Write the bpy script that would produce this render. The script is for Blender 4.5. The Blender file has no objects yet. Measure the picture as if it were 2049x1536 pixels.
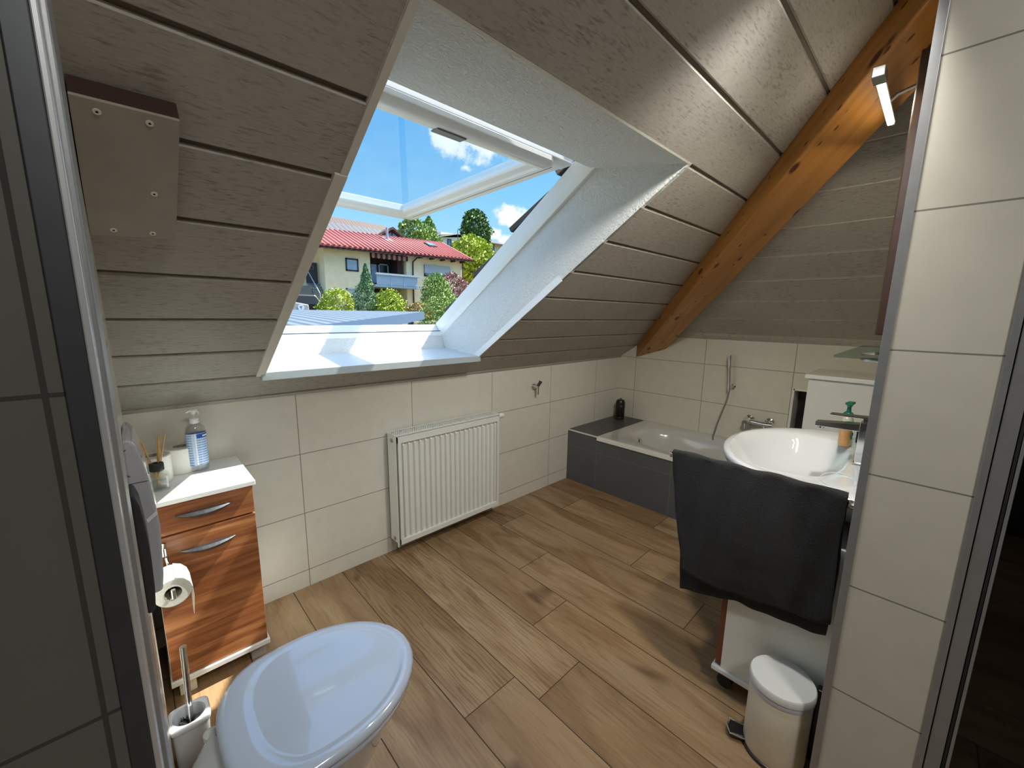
import bpy, bmesh, math, random
from mathutils import Vector, Matrix
random.seed(7)
S = bpy.context.scene
COL = S.collection
PI = math.pi
T = math.tan(math.radians(34.5))          # roof pitch
# ------------------------------------------------------------------ camera
C0 = Vector((-0.53588, -2.01161, 1.35664))
AR = Vector((0.72471, -0.68892, 0.013443)); AU = Vector((0.10767, 0.13249, 0.98532)); AF = Vector((0.68059, 0.71262, -0.17019))
cd = bpy.data.cameras.new('camera'); cam = bpy.data.objects.new('camera', cd); COL.objects.link(cam)
cd.sensor_fit = 'HORIZONTAL'; cd.sensor_width = 36; cd.lens = 14.157; cd.clip_start = 0.01; cd.clip_end = 500
M3 = Matrix((AR, AU, -AF)).transposed()
cam.matrix_world = Matrix.Translation(C0) @ M3.to_4x4()
S.camera = cam
S.view_settings.view_transform = 'Standard'; S.view_settings.look = 'None'
S.view_settings.exposure = 0.28; S.view_settings.gamma = 1.0; S.view_settings.use_curve_mapping = False
S.cycles.max_bounces = 10; S.cycles.diffuse_bounces = 7; S.cycles.glossy_bounces = 5; S.cycles.transparent_max_bounces = 14
S.cycles.caustics_reflective = False; S.cycles.caustics_refractive = False
S.cycles.sample_clamp_indirect = 8.0
try:
    S.cycles.use_denoising = True; S.cycles.denoiser = 'OPENIMAGEDENOISE'
except Exception: pass

# ------------------------------------------------------------------ sky
SUN = Vector((0.73, -0.11, 1.0)).normalized()
W = bpy.data.worlds.new('sky'); S.world = W; W.use_nodes = True
wn = W.node_tree; wn.nodes.clear()
def wnode(t, **k):
    n = wn.nodes.new(t)
    for a, b in k.items(): setattr(n, a, b)
    return n
def wl(a, b): wn.links.new(a, b)
def wmath(op, a, b=None, c=None, clamp=False):
    n = wnode('ShaderNodeMath', operation=op); n.use_clamp = clamp
    for i, v in enumerate((a, b, c)):
        if v is None: continue
        if isinstance(v, (int, float)): n.inputs[i].default_value = v
        else: wl(v, n.inputs[i])
    return n.outputs[0]
tc = wnode('ShaderNodeTexCoord'); D = tc.outputs['Generated']
sep = wnode('ShaderNodeSeparateXYZ'); wl(D, sep.inputs[0]); dz = sep.outputs[2]
ramp = wnode('ShaderNodeValToRGB'); wl(dz, ramp.inputs[0])
cr = ramp.color_ramp
cr.elements[0].position = 0.0; cr.elements[0].color = (.20, .22, .20, 1)
cr.elements[1].position = 1.0; cr.elements[1].color = (.10, .30, .80, 1)
for pos, c in ((0.02, (.50, .70, .86, 1)), (0.14, (.36, .66, .93, 1)), (0.26, (.22, .54, .88, 1)), (0.42, (.12, .42, .83, 1)), (0.55, (.14, .42, .84, 1))):
    e = cr.elements.new(pos); e.color = c
# brighter sky overhead and around the sun
hi = wnode('ShaderNodeMapRange', interpolation_type='SMOOTHSTEP'); wl(dz, hi.inputs[0])
hi.inputs[1].default_value = .47; hi.inputs[2].default_value = .80; hi.inputs[3].default_value = 0; hi.inputs[4].default_value = 1.0
SKY_HI = (.55, .70, .95, 1)
GLOW = (2.0, 1.9, 1.7, 1)
dot = wnode('ShaderNodeVectorMath', operation='DOT_PRODUCT'); wl(D, dot.inputs[0]); dot.inputs[1].default_value = SUN
gl = wnode('ShaderNodeMapRange', interpolation_type='SMOOTHSTEP'); wl(dot.outputs['Value'], gl.inputs[0])
gl.inputs[1].default_value = .80; gl.inputs[2].default_value = .98; gl.inputs[3].default_value = 0; gl.inputs[4].default_value = 1.0
# clouds: noise inside soft round masks about a few directions
n1 = wnode('ShaderNodeTexNoise'); wl(D, n1.inputs['Vector']); n1.inputs['Scale'].default_value = 22; n1.inputs['Detail'].default_value = 9; n1.inputs['Roughness'].default_value = .62
mask = None
for (dx, dy, dzz, r0, r1) in ((.575, .735, .352, .045, .125), (.535, .765, .362, .02, .085), (.668, .704, .222, .03, .07), (.70, .69, .20, .02, .06),
                              (.632, .751, .182, .01, .055), (.60, .772, .178, .01, .05), (.675, .713, .168, .01, .06), (.572, .755, .312, .0, .035), (.595, .74, .322, .0, .03)):
    v = Vector((dx, dy, dzz)).normalized()
    vs = wnode('ShaderNodeVectorMath', operation='SUBTRACT'); wl(D, vs.inputs[0]); vs.inputs[1].default_value = v
    vm = wnode('ShaderNodeVectorMath', operation='MULTIPLY'); wl(vs.outputs[0], vm.inputs[0]); vm.inputs[1].default_value = (1, 1, 1.9)
    ln = wnode('ShaderNodeVectorMath', operation='LENGTH'); wl(vm.outputs[0], ln.inputs[0])
    mr = wnode('ShaderNodeMapRange'); wl(ln.outputs['Value'], mr.inputs[0])
    mr.inputs[1].default_value = r0; mr.inputs[2].default_value = r1; mr.inputs[3].default_value = 1; mr.inputs[4].default_value = 0
    mask = mr.outputs[0] if mask is None else wmath('MAXIMUM', mask, mr.outputs[0])
cl = wmath('ADD', n1.outputs['Fac'], wmath('MULTIPLY', mask, .46))
cm = wnode('ShaderNodeMapRange', interpolation_type='SMOOTHSTEP'); wl(cl, cm.inputs[0])
cm.inputs[1].default_value = .74; cm.inputs[2].default_value = .93; cm.inputs[3].default_value = 0; cm.inputs[4].default_value = .95
ccol = wnode('ShaderNodeValToRGB'); wl(cl, ccol.inputs[0])
ccol.color_ramp.elements[0].position = .75; ccol.color_ramp.elements[0].color = (.62, .78, .90, 1)
ccol.color_ramp.elements[1].position = 1.0; ccol.color_ramp.elements[1].color = (.95, .96, .98, 1)
mx = wnode('ShaderNodeMix', data_type='RGBA'); wl(cm.outputs[0], mx.inputs['Factor']); wl(ramp.outputs[0], mx.inputs['A']); wl(ccol.outputs[0], mx.inputs['B'])
a1 = wnode('ShaderNodeMix', data_type='RGBA', blend_type='ADD'); wl(hi.outputs[0], a1.inputs['Factor']); wl(mx.outputs['Result'], a1.inputs['A']); a1.inputs['B'].default_value = SKY_HI
a2 = wnode('ShaderNodeMix', data_type='RGBA', blend_type='ADD'); wl(gl.outputs[0], a2.inputs['Factor']); wl(a1.outputs['Result'], a2.inputs['A']); a2.inputs['B'].default_value = GLOW
bg = wnode('ShaderNodeBackground'); wl(a2.outputs['Result'], bg.inputs[0]); bg.inputs[1].default_value = 1.0
wo = wnode('ShaderNodeOutputWorld'); wl(bg.outputs[0], wo.inputs[0])
W.cycles.sampling_method = 'MANUAL'; W.cycles.sample_map_resolution = 1024
# ------------------------------------------------------------------ sun
sl = bpy.data.lights.new('sun', 'SUN'); sl.energy = 10.0; sl.angle = math.radians(.6); sl.color = (1, .95, .86)
so = bpy.data.objects.new('sun', sl); COL.objects.link(so)
so.rotation_euler = SUN.to_track_quat('Z', 'Y').to_euler(); so.location = (4, -1, 9)

# ------------------------------------------------------------------ materials
MATS = {}
def srgb(h):
    h = h.lstrip('#'); v = [int(h[i:i+2], 16) / 255 for i in (0, 2, 4)]
    return tuple(((c + .055) / 1.055) ** 2.4 if c > .04045 else c / 12.92 for c in v) + (1,)
class N:
    """small helper round one node tree"""
    def __init__(s, name):
        s.m = bpy.data.materials.new(name); s.m.use_nodes = True; s.t = s.m.node_tree; s.b = s.t.nodes['Principled BSDF']; MATS[name] = s.m
    def n(s, t, **k):
        n = s.t.nodes.new(t)
        for a, b in k.items(): setattr(n, a, b)
        return n
    def l(s, a, b): s.t.links.new(a, b)
    def math(s, op, a, b=None, c=None):
        n = s.n('ShaderNodeMath', operation=op)
        for i, v in enumerate((a, b, c)):
            if v is None: continue
            if isinstance(v, (int, float)): n.inputs[i].default_value = v
            else: s.l(v, n.inputs[i])
        return n.outputs[0]
    def pos(s):
        g = s.n('ShaderNodeNewGeometry'); return g.outputs['Position']
    def xyz(s, v):
        q = s.n('ShaderNodeSeparateXYZ'); s.l(v, q.inputs[0]); return q.outputs
    def scaled(s, v, sc):
        q = s.n('ShaderNodeVectorMath', operation='MULTIPLY'); s.l(v, q.inputs[0]); q.inputs[1].default_value = sc; return q.outputs[0]
    def noise(s, v, scale, detail=4, rough=.5, dist=0):
        q = s.n('ShaderNodeTexNoise'); s.l(v, q.inputs['Vector']); q.inputs['Scale'].default_value = scale; q.inputs['Detail'].default_value = detail
        q.inputs['Roughness'].default_value = rough; q.inputs['Distortion'].default_value = dist; return q.outputs['Fac']
    def ramp(s, f, stops):
        q = s.n('ShaderNodeValToRGB'); s.l(f, q.inputs[0]); c = q.color_ramp
        c.elements[0].position, c.elements[0].color = stops[0]; c.elements[1].position, c.elements[1].color = stops[-1]
        for p_, cc in stops[1:-1]:
            e = c.elements.new(p_); e.color = cc
        return q.outputs[0]
    def mix(s, f, a, b, mode='MIX'):
        q = s.n('ShaderNodeMix', data_type='RGBA', blend_type=mode)
        if isinstance(f, (int, float)): q.inputs['Factor'].default_value = f
        else: s.l(f, q.inputs['Factor'])
        for k, v in (('A', a), ('B', b)):
            if isinstance(v, tuple): q.inputs[k].default_value = v
            else: s.l(v, q.inputs[k])
        return q.outputs['Result']
    def color(s, v):
        if isinstance(v, tuple): s.b.inputs['Base Color'].default_value = v
        else: s.l(v, s.b.inputs['Base Color'])
    def bump(s, h, strength=.3, dist=.002):
        q = s.n('ShaderNodeBump'); s.l(h, q.inputs['Height']); q.inputs['Strength'].default_value = strength; q.inputs['Distance'].default_value = dist
        s.l(q.outputs[0], s.b.inputs['Normal'])
    def rough(s, v): s.b.inputs['Roughness'].default_value = v
    def metal(s, v): s.b.inputs['Metallic'].default_value = v
def simple(name, col, rough=.5, metal=0., noise=.04, nscale=30, bump=0., coat=0.):
    m = N(name); c = srgb(col) if isinstance(col, str) else col
    v = m.noise(m.pos(), nscale, 3)
    lo = tuple(x * (1 - noise) for x in c[:3]) + (1,); hi_ = tuple(min(1, x * (1 + noise)) for x in c[:3]) + (1,)
    m.color(m.ramp(v, [(.3, lo), (.7, hi_)])); m.rough(rough); m.metal(metal)
    if bump: m.bump(v, bump, .002)
    if coat: m.b.inputs['Coat Weight'].default_value = coat
    return m.m
def glassy(name, tint=(.96, .98, .98, 1), refl=.10, rough=0.0):
    m = N(name); t = m.t; t.nodes.remove(m.b)
    tr = m.n('ShaderNodeBsdfTransparent'); tr.inputs[0].default_value = tint
    gl_ = m.n('ShaderNodeBsdfGlossy'); gl_.inputs['Roughness'].default_value = rough
    lw = m.n('ShaderNodeLayerWeight'); lw.inputs[0].default_value = .35
    f = m.math('MULTIPLY_ADD', lw.outputs['Fresnel'], .13, refl)
    mixs = m.n('ShaderNodeMixShader'); m.l(f, mixs.inputs[0]); m.l(tr.outputs[0], mixs.inputs[1]); m.l(gl_.outputs[0], mixs.inputs[2])
    m.l(mixs.outputs[0], t.nodes['Material Output'].inputs[0]); return m.m

def tile_mat(name, col, grout, axis, off, w=.6, zoff=.088, h=.3, gw=.0019, rough=.22, var=.03, zshift=None):
    """rectangular wall tiles in world metres: grout lines where (axis-off)/w and (z-zoff)/h are whole"""
    m = N(name); P = m.pos(); x = m.xyz(P)
    def line(c, o, step, g=gw):
        a = m.math('DIVIDE', m.math('SUBTRACT', c, o), step)
        fr = m.math('SUBTRACT', a, m.math('ROUND', a))
        return m.math('LESS_THAN', m.math('MULTIPLY', m.math('ABSOLUTE', fr), step), g)
    if w: lx = line(x[axis], off, w)
    lz = line(x[2], zoff, h)
    g = m.math('MAXIMUM', lx, lz) if w else lz
    nz = m.noise(m.scaled(P, (14, 14, 14)), 1, 5, .6)
    c = srgb(col); lo = tuple(v * (1 - var) for v in c[:3]) + (1,); hi_ = tuple(v * (1 + var) for v in c[:3]) + (1,)
    base = m.ramp(nz, [(.3, lo), (.7, hi_)])
    m.color(m.mix(g, base, srgb(grout)))
    rg = m.math('MULTIPLY_ADD', g, .6, rough); m.l(rg, m.b.inputs['Roughness'])
    m.bump(m.math('ADD', m.math('SUBTRACT', 1.0, g), m.math('MULTIPLY', nz, .08)), .5, .0012)
    return m.m
tile_mat('tile_beige_x', '#d8d6cc', '#8d897c', 0, 0.0)
tile_mat('tile_beige_y', '#d7d4c6', '#86816f', 1, -0.16)
tile_mat('tile_reveal', '#c6c3b6', '#7b786f', 1, 5.0, w=0, rough=.3)
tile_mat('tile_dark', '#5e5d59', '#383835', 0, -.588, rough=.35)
tile_mat('tile_anthracite', '#55575a', '#77787a', 1, -.29, w=.6, zoff=.3, h=.3, gw=.0012, rough=.35, var=.08)
simple('tile_anthracite_top', '#4c4c4f', .38, noise=.12, nscale=12)
simple('shower_dark', '#0b0b0c', .5); simple('shower_tray', '#2a2b2e', .35)

def boards_mat(name, axis_long, base='#b4b1ab'):
    """whitewashed laminate boards: short dark flecks along the board"""
    m = N(name); P = m.pos()
    sc = [190, 190, 190]; sc[axis_long] = 34
    flecks = m.noise(m.scaled(P, tuple(sc)), 1, 4, .62, .2)
    patch = m.noise(m.scaled(P, (7, 7, 7)), 1, 3, .6)
    broad = m.noise(m.scaled(P, (2.2, 2.2, 2.2)), 1, 3, .5)
    sc2 = [300, 300, 300]; sc2[axis_long] = 40
    fine = m.noise(m.scaled(P, tuple(sc2)), 1, 3, .6)
    fl2 = m.math('ADD', flecks, m.math('MULTIPLY', m.math('SUBTRACT', patch, .5), .28))
    c1 = m.ramp(fl2, [(.28, srgb('#8f8a82')), (.385, srgb('#a8a39b')), (.45, srgb(base)), (.72, srgb('#bcb7ae'))])
    c2 = m.ramp(fine, [(.25, (.84, .83, .82, 1)), (.55, (1, 1, 1, 1))])
    c3 = m.ramp(broad, [(.3, (.90, .88, .86, 1)), (.7, (1.0, 1.0, 1.0, 1))])
    m.color(m.mix(1.0, m.mix(1.0, c1, c3, 'MULTIPLY'), c2, 'MULTIPLY'))
    m.rough(.62); m.bump(fine, .12, .001); return m.m
boards_mat('boards_main', 0); boards_mat('boards_side', 1, '#b7b2a8')
simple('board_groove', '#6a6259', .7)
def plaster(name, col):
    m = N(name); P = m.pos(); a = m.noise(P, 95, 5, .65); b = m.noise(m.scaled(P, (1, 1, 1)), 48, 4, .65, .8)
    m.color(m.ramp(a, [(.3, tuple(v * .93 for v in srgb(col)[:3]) + (1,)), (.65, srgb(col))])); m.rough(.85)
    m.bump(m.math('ADD', a, b), 1.0, .009); return m.m
plaster('plaster_white', '#e9ebe8')
simple('sill_grey', '#b4bec2', .35, noise=.02); simple('panel_face', '#a59f95', .5, noise=.08, nscale=14); simple('vanity_wood', '#6e422b', .45, noise=.15, nscale=40); simple('white_lacquer', '#eceeed', .25, noise=.01); simple('white_plastic', '#e6e7e6', .3, noise=.01)
simple('white_melamine', '#e4e6e2', .35, noise=.01); simple('cream_edge', '#d9dcd0', .4, noise=.02)
simple('radiator_enamel', '#e2e4de', .28, noise=.01); simple('radiator_gap', '#8d8f8c', .5)
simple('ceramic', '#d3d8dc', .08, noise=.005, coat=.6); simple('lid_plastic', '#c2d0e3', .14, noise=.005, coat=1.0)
simple('acrylic_tub', '#c9c8c4', .12, noise=.01, coat=.5); simple('tub_edge', '#e4e5dc', .25, noise=.01)
simple('chrome', '#e6e7e8', .13, 1.0, noise=.0); simple('brushed', '#a9abad', .32, 1.0, noise=.05, nscale=80)
simple('alu', '#9b9d9f', .42, .55, noise=.05); simple('alu_dark', '#4f5255', .42, .6, noise=.05); simple('alu_bright', '#d5d9dc', .3, .55, noise=.03)
simple('handle_metal', '#75797d', .30, .9, noise=.2, nscale=120); simple('trim_grey', '#e4e3da', .45, noise=.03)
simple('dark_plastic', '#2b2a2c', .6, noise=.06); simple('grey_plastic', '#b4b6be', .14, noise=.02, coat=.6)
simple('black_plastic', '#0e0e0f', .35, noise=.1); simple('rubber', '#232425', .7); simple('mdf_edge', '#3b2621', .7)
simple('paper', '#eceae4', .9, noise=.02, nscale=60, bump=.2); simple('paper_side', '#d4d2cb', .95, noise=.1, nscale=160)
simple('cardboard', '#a39c90', .9); simple('reed', '#cda36a', .7, noise=.12, nscale=60); simple('cap_black', '#1c1c1e', .45)
simple('green_pump', '#0f6f5c', .3); simple('screw', '#efead6', .35, .2)
simple('bin_body', '#e8e2cf', .35, noise=.02); simple('bin_lid', '#cfcfca', .35, noise=.01); simple('bag_film', '#cfd2e0', .3)
simple('shadow_gap', '#151515', .8); simple('grille_grey', '#6f7378', .4, .4)
simple('brown_wood_frame', '#301e18', .45, noise=.15, nscale=40)
simple('towel_label', '#111111', .9)
# floor tiles with a wood look: the plank's own number shifts tone and grain
m = N('floor_wood'); P = m.pos()
at = m.n('ShaderNodeAttribute'); at.attribute_name = 'plank'; pv = m.n('ShaderNodeSeparateColor'); m.l(at.outputs['Color'], pv.inputs[0])
off = m.n('ShaderNodeCombineXYZ'); m.l(m.math('MULTIPLY', pv.outputs[0], 37.0), off.inputs[0]); m.l(m.math('MULTIPLY', pv.outputs[1], 51.0), off.inputs[1])
ad = m.n('ShaderNodeVectorMath', operation='ADD'); m.l(P, ad.inputs[0]); m.l(off.outputs[0], ad.inputs[1]); Q = ad.outputs[0]
grain = m.noise(m.scaled(Q, (70, 4.5, 1)), 1, 6, .62, 1.2)
warp = m.noise(m.scaled(Q, (6, 1.3, 1)), 1, 4, .5, 1.6)
rings = m.n('ShaderNodeTexWave'); rings.wave_type = 'BANDS'; rings.bands_direction = 'X'
m.l(m.scaled(Q, (1, .09, 1)), rings.inputs['Vector']); rings.inputs['Scale'].default_value = 19; rings.inputs['Distortion'].default_value = 11; rings.inputs['Detail'].default_value = 3; rings.inputs['Detail Scale'].default_value = 1.6
knots = m.noise(m.scaled(Q, (5.5, 2.2, 1)), 1, 2, .4, .8)
c = m.ramp(warp, [(.28, srgb('#7f6342')), (.42, srgb('#937857')), (.56, srgb('#a38968')), (.75, srgb('#ad9777'))])
cg = m.ramp(grain, [(.30, srgb('#b5a898')), (.52, (1, 1, 1, 1))])
c = m.mix(.5, c, m.mix(1.0, c, cg, 'MULTIPLY'))
cr_ = m.ramp(rings.outputs['Fac'], [(.0, srgb('#a5937f')), (.30, (1, 1, 1, 1))])
c = m.mix(m.math('MULTIPLY', m.math('POWER', pv.outputs[2], 2.0), .55), c, m.mix(1.0, c, cr_, 'MULTIPLY'))
kk = m.ramp(knots, [(.66, (1, 1, 1, 1)), (.76, srgb('#6d5138'))]); c = m.mix(.7, c, m.mix(1.0, c, kk, 'MULTIPLY'))
tone = m.ramp(pv.outputs[0], [(0.0, (.66, .60, .54, 1)), (.5, (.87, .84, .80, 1)), (1.0, (1.0, 1.0, 1.0, 1))])
m.color(m.mix(1.0, c, tone, 'MULTIPLY')); m.rough(.42); m.bump(m.math('ADD', grain, m.math('MULTIPLY', rings.outputs['Fac'], .5)), .25, .001)
simple('grout_dark', '#3d342a', .8)
def woodgrain(name, cols, long_axis, sc=1.0, knots=False, rough=.4):
    m = N(name); P = m.pos(); s_ = [26 * sc] * 3; s_[long_axis] = 1.6 * sc
    g = m.noise(m.scaled(P, tuple(s_)), 1, 5, .6, 1.0); s2 = [110 * sc] * 3; s2[long_axis] = 5 * sc
    f = m.noise(m.scaled(P, tuple(s2)), 1, 4, .6)
    c = m.ramp(g, [(.26, srgb(cols[0])), (.45, srgb(cols[1])), (.56, srgb(cols[2])), (.72, srgb(cols[3]))])
    c = m.mix(.45, c, m.mix(1.0, c, m.ramp(f, [(.3, (.66, .58, .5, 1)), (.6, (1, 1, 1, 1))]), 'MULTIPLY'))
    m.color(c); m.rough(rough); m.bump(f, .08, .001); return m.m
woodgrain('cabinet_wood', ('#5f3620', '#8b5433', '#a86c44', '#c98f5f'), 0, .95, rough=.3)
# beam: pine stained amber; grain follows the hip, dark knots
m = N('beam_wood'); P = m.pos()
e = Vector((-1, -1, T)).normalized(); f1 = Vector((1, -1, 0)).normalized(); g1 = e.cross(f1)
def dotn(v):
    q = m.n('ShaderNodeVectorMath', operation='DOT_PRODUCT'); m.l(P, q.inputs[0]); q.inputs[1].default_value = v; return q.outputs['Value']
cb = m.n('ShaderNodeCombineXYZ'); m.l(dotn(e), cb.inputs[0]); m.l(dotn(f1), cb.inputs[1]); m.l(dotn(g1), cb.inputs[2]); B = cb.outputs[0]
g = m.noise(m.scaled(B, (1.3, 26, 26)), 1, 4, .55, .8)
kv = m.n('ShaderNodeTexVoronoi'); m.l(m.scaled(B, (5.0, 13, 13)), kv.inputs['Vector']); kv.inputs['Scale'].default_value = 1; kv.inputs['Randomness'].default_value = 1
kn = m.ramp(kv.outputs['Distance'], [(.13, (.16, .07, .03, 1)), (.20, (1, 1, 1, 1))])
c = m.ramp(g, [(.3, srgb('#a06a2e')), (.5, srgb('#b27a39')), (.7, srgb('#c08a49'))])
kv2 = m.n('ShaderNodeTexVoronoi'); m.l(m.scaled(B, (9.0, 30, 30)), kv2.inputs['Vector']); kv2.inputs['Scale'].default_value = 1
kn2 = m.ramp(kv2.outputs['Distance'], [(.09, (.30, .15, .07, 1)), (.14, (1, 1, 1, 1))])
m.color(m.mix(1.0, m.mix(1.0, c, kn, 'MULTIPLY'), kn2, 'MULTIPLY')); m.rough(.42); m.bump(g, .1, .001)
# towel
m = N('towel_cloth'); P = m.pos(); v = m.noise(P, 300, 3, .75); w = m.noise(P, 9, 3, .5)
m.color(m.ramp(v, [(.3, (.006, .006, .0065, 1)), (.72, (.028, .028, .030, 1))])); m.rough(1.0); m.b.inputs['Sheen Weight'].default_value = .06; m.b.inputs['Sheen Roughness'].default_value = .6
m.bump(v, 1.0, .004)
glassy('window_glass', (.93, .98, 1, 1), .0); glassy('clear_glass', (.95, .96, .95, 1), .03); glassy('shelf_glass', (.78, .88, .85, 1), .10)
glassy('clear_bottle', (.93, .95, .97, 1), .07)
glassy('shower_glass', (.35, .36, .38, 1), .05)
simple('mirror', '#e8eaea', .02, 1.0, noise=0)
m = N('bottle_label'); P = m.pos(); x = m.xyz(P)
st = m.math('LESS_THAN', m.math('FRACT', m.math('MULTIPLY', x[2], 105.0)), .5); wd = m.noise(m.scaled(P, (260, 260, 3)), 1, 2, .5)
tx = m.math('MULTIPLY', st, m.math('GREATER_THAN', wd, .46))
m.color(m.mix(tx, srgb('#c4d6ee'), srgb('#7d9bd0'))); m.rough(.35)
simple('label_blue', '#1f57b5', .35); simple('label_white', '#e6edf5', .4); simple('label_grey', '#8d9aa8', .4)
simple('soap_peach', '#d99a62', .3, noise=.1); simple('soap_clear', '#cfc7b4', .15)
m = N('lamp_diffuser'); m.b.inputs['Base Color'].default_value = (1, .97, .9, 1); m.b.inputs['Emission Color'].default_value = (1.0, .90, .72, 1); m.b.inputs['Emission Strength'].default_value = 14.0
m = N('fill_lamp_glow'); m.b.inputs['Base Color'].default_value = (1, 1, 1, 1); m.b.inputs['Emission Color'].default_value = (1.0, .94, .84, 1); m.b.inputs['Emission Strength'].default_value = 4.0  # glow of the two added fill lamps
# outdoors
def ridged(name, axis, step, c1, c2, rough=.6, metal=0.):
    m = N(name); P = m.pos(); x = m.xyz(P)
    fr = m.math('ABSOLUTE', m.math('SUBTRACT', m.math('FRACT', m.math('DIVIDE', x[axis], step)), .5))
    c = m.ramp(fr, [(.12, srgb(c1)), (.38, srgb(c2))]); nz = m.noise(P, 3, 4, .6)
    m.color(m.mix(1.0, c, m.ramp(nz, [(.3, (.85, .85, .85, 1)), (.7, (1, 1, 1, 1))]), 'MULTIPLY')); m.rough(rough); m.metal(metal); m.bump(fr, .6, .03); return m.m
ridged('red_roof', 0, .36, '#8e4037', '#bd6257'); ridged('brown_roof', 0, .4, '#524336', '#675547'); ridged('grey_roof', 0, .5, '#4f4e50', '#63605f')
ridged('carport_metal', 0, .2, '#4b5662', '#6f7c8a', .5)
simple('fascia_blue', '#4a6280', .5); simple('wall_yellow', '#fce6bf', .9, noise=.06, nscale=2); simple('wall_cream', '#e2dcc6', .9, noise=.05, nscale=2)
simple('wall_pale', '#e4e3d8', .9, noise=.04, nscale=2); simple('dark_wood_out', '#3c2420', .7, noise=.15, nscale=8); simple('door_dark', '#383a44', .6)
simple('window_frame_brown', '#3a2a2c', .6); simple('pane', '#6c93b4', .12, noise=.25, nscale=2); simple('pane_dark', '#23282c', .2); simple('curtain', '#a3bcd0', .6, noise=.12, nscale=6)
simple('shutter_white', '#b3bcc2', .5, noise=.03, nscale=4); simple('balcony_metal', '#a9bccf', .5, noise=.04); simple('balcony_rail', '#b4bfc9', .5)
simple('awning_pink', '#b98d86', .8); simple('awning_brown', '#4b2b2a', .8); simple('zinc', '#a9b4ba', .4, .2); simple('stone', '#7e7a72', .9, noise=.2, nscale=3)
simple('ground', '#6c6850', 1, noise=.3, nscale=2); simple('asphalt', '#6b6b68', .9); simple('bark', '#4a3c2c', .9); simple('roof_tile_dark', '#4a4644', .8, noise=.15, nscale=9)
simple('emblem_blue', '#3f6db4', .4); simple('emblem_white', '#dfe6ea', .5); simple('utility_grey', '#a9a9a6', .6)
simple('steel_blue', '#6f7f90', .5); simple('vehicle_dark', '#1d1e20', .3)
simple('building_skin', '#9a958a', .9)
def leaf(name, a, b):
    m = N(name); o = m.n('ShaderNodeNewGeometry'); r = m.noise(m.pos(), 2.2, 3, .6)
    c = m.mix(o.outputs['Random Per Island'], srgb(a), srgb(b)); m.color(m.mix(1.0, c, m.ramp(r, [(.3, (.66, .66, .66, 1)), (.7, (.95, .95, .95, 1))]), 'MULTIPLY')); m.rough(.6)
    m.b.inputs['Subsurface Weight'].default_value = 0.0
    return m.m
leaf('leaf_dark', '#365c28', '#7aa046'); leaf('leaf_lime', '#97b232', '#d2dc52'); leaf('leaf_mid', '#6f9442', '#b0c868'); leaf('leaf_pale', '#80a55e', '#bccf80')
leaf('leaf_pink', '#8a5a58', '#b98a82'); leaf('leaf_conifer', '#64896a', '#a3c087'); leaf('leaf_red', '#8c8a3a', '#b48a48')

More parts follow.
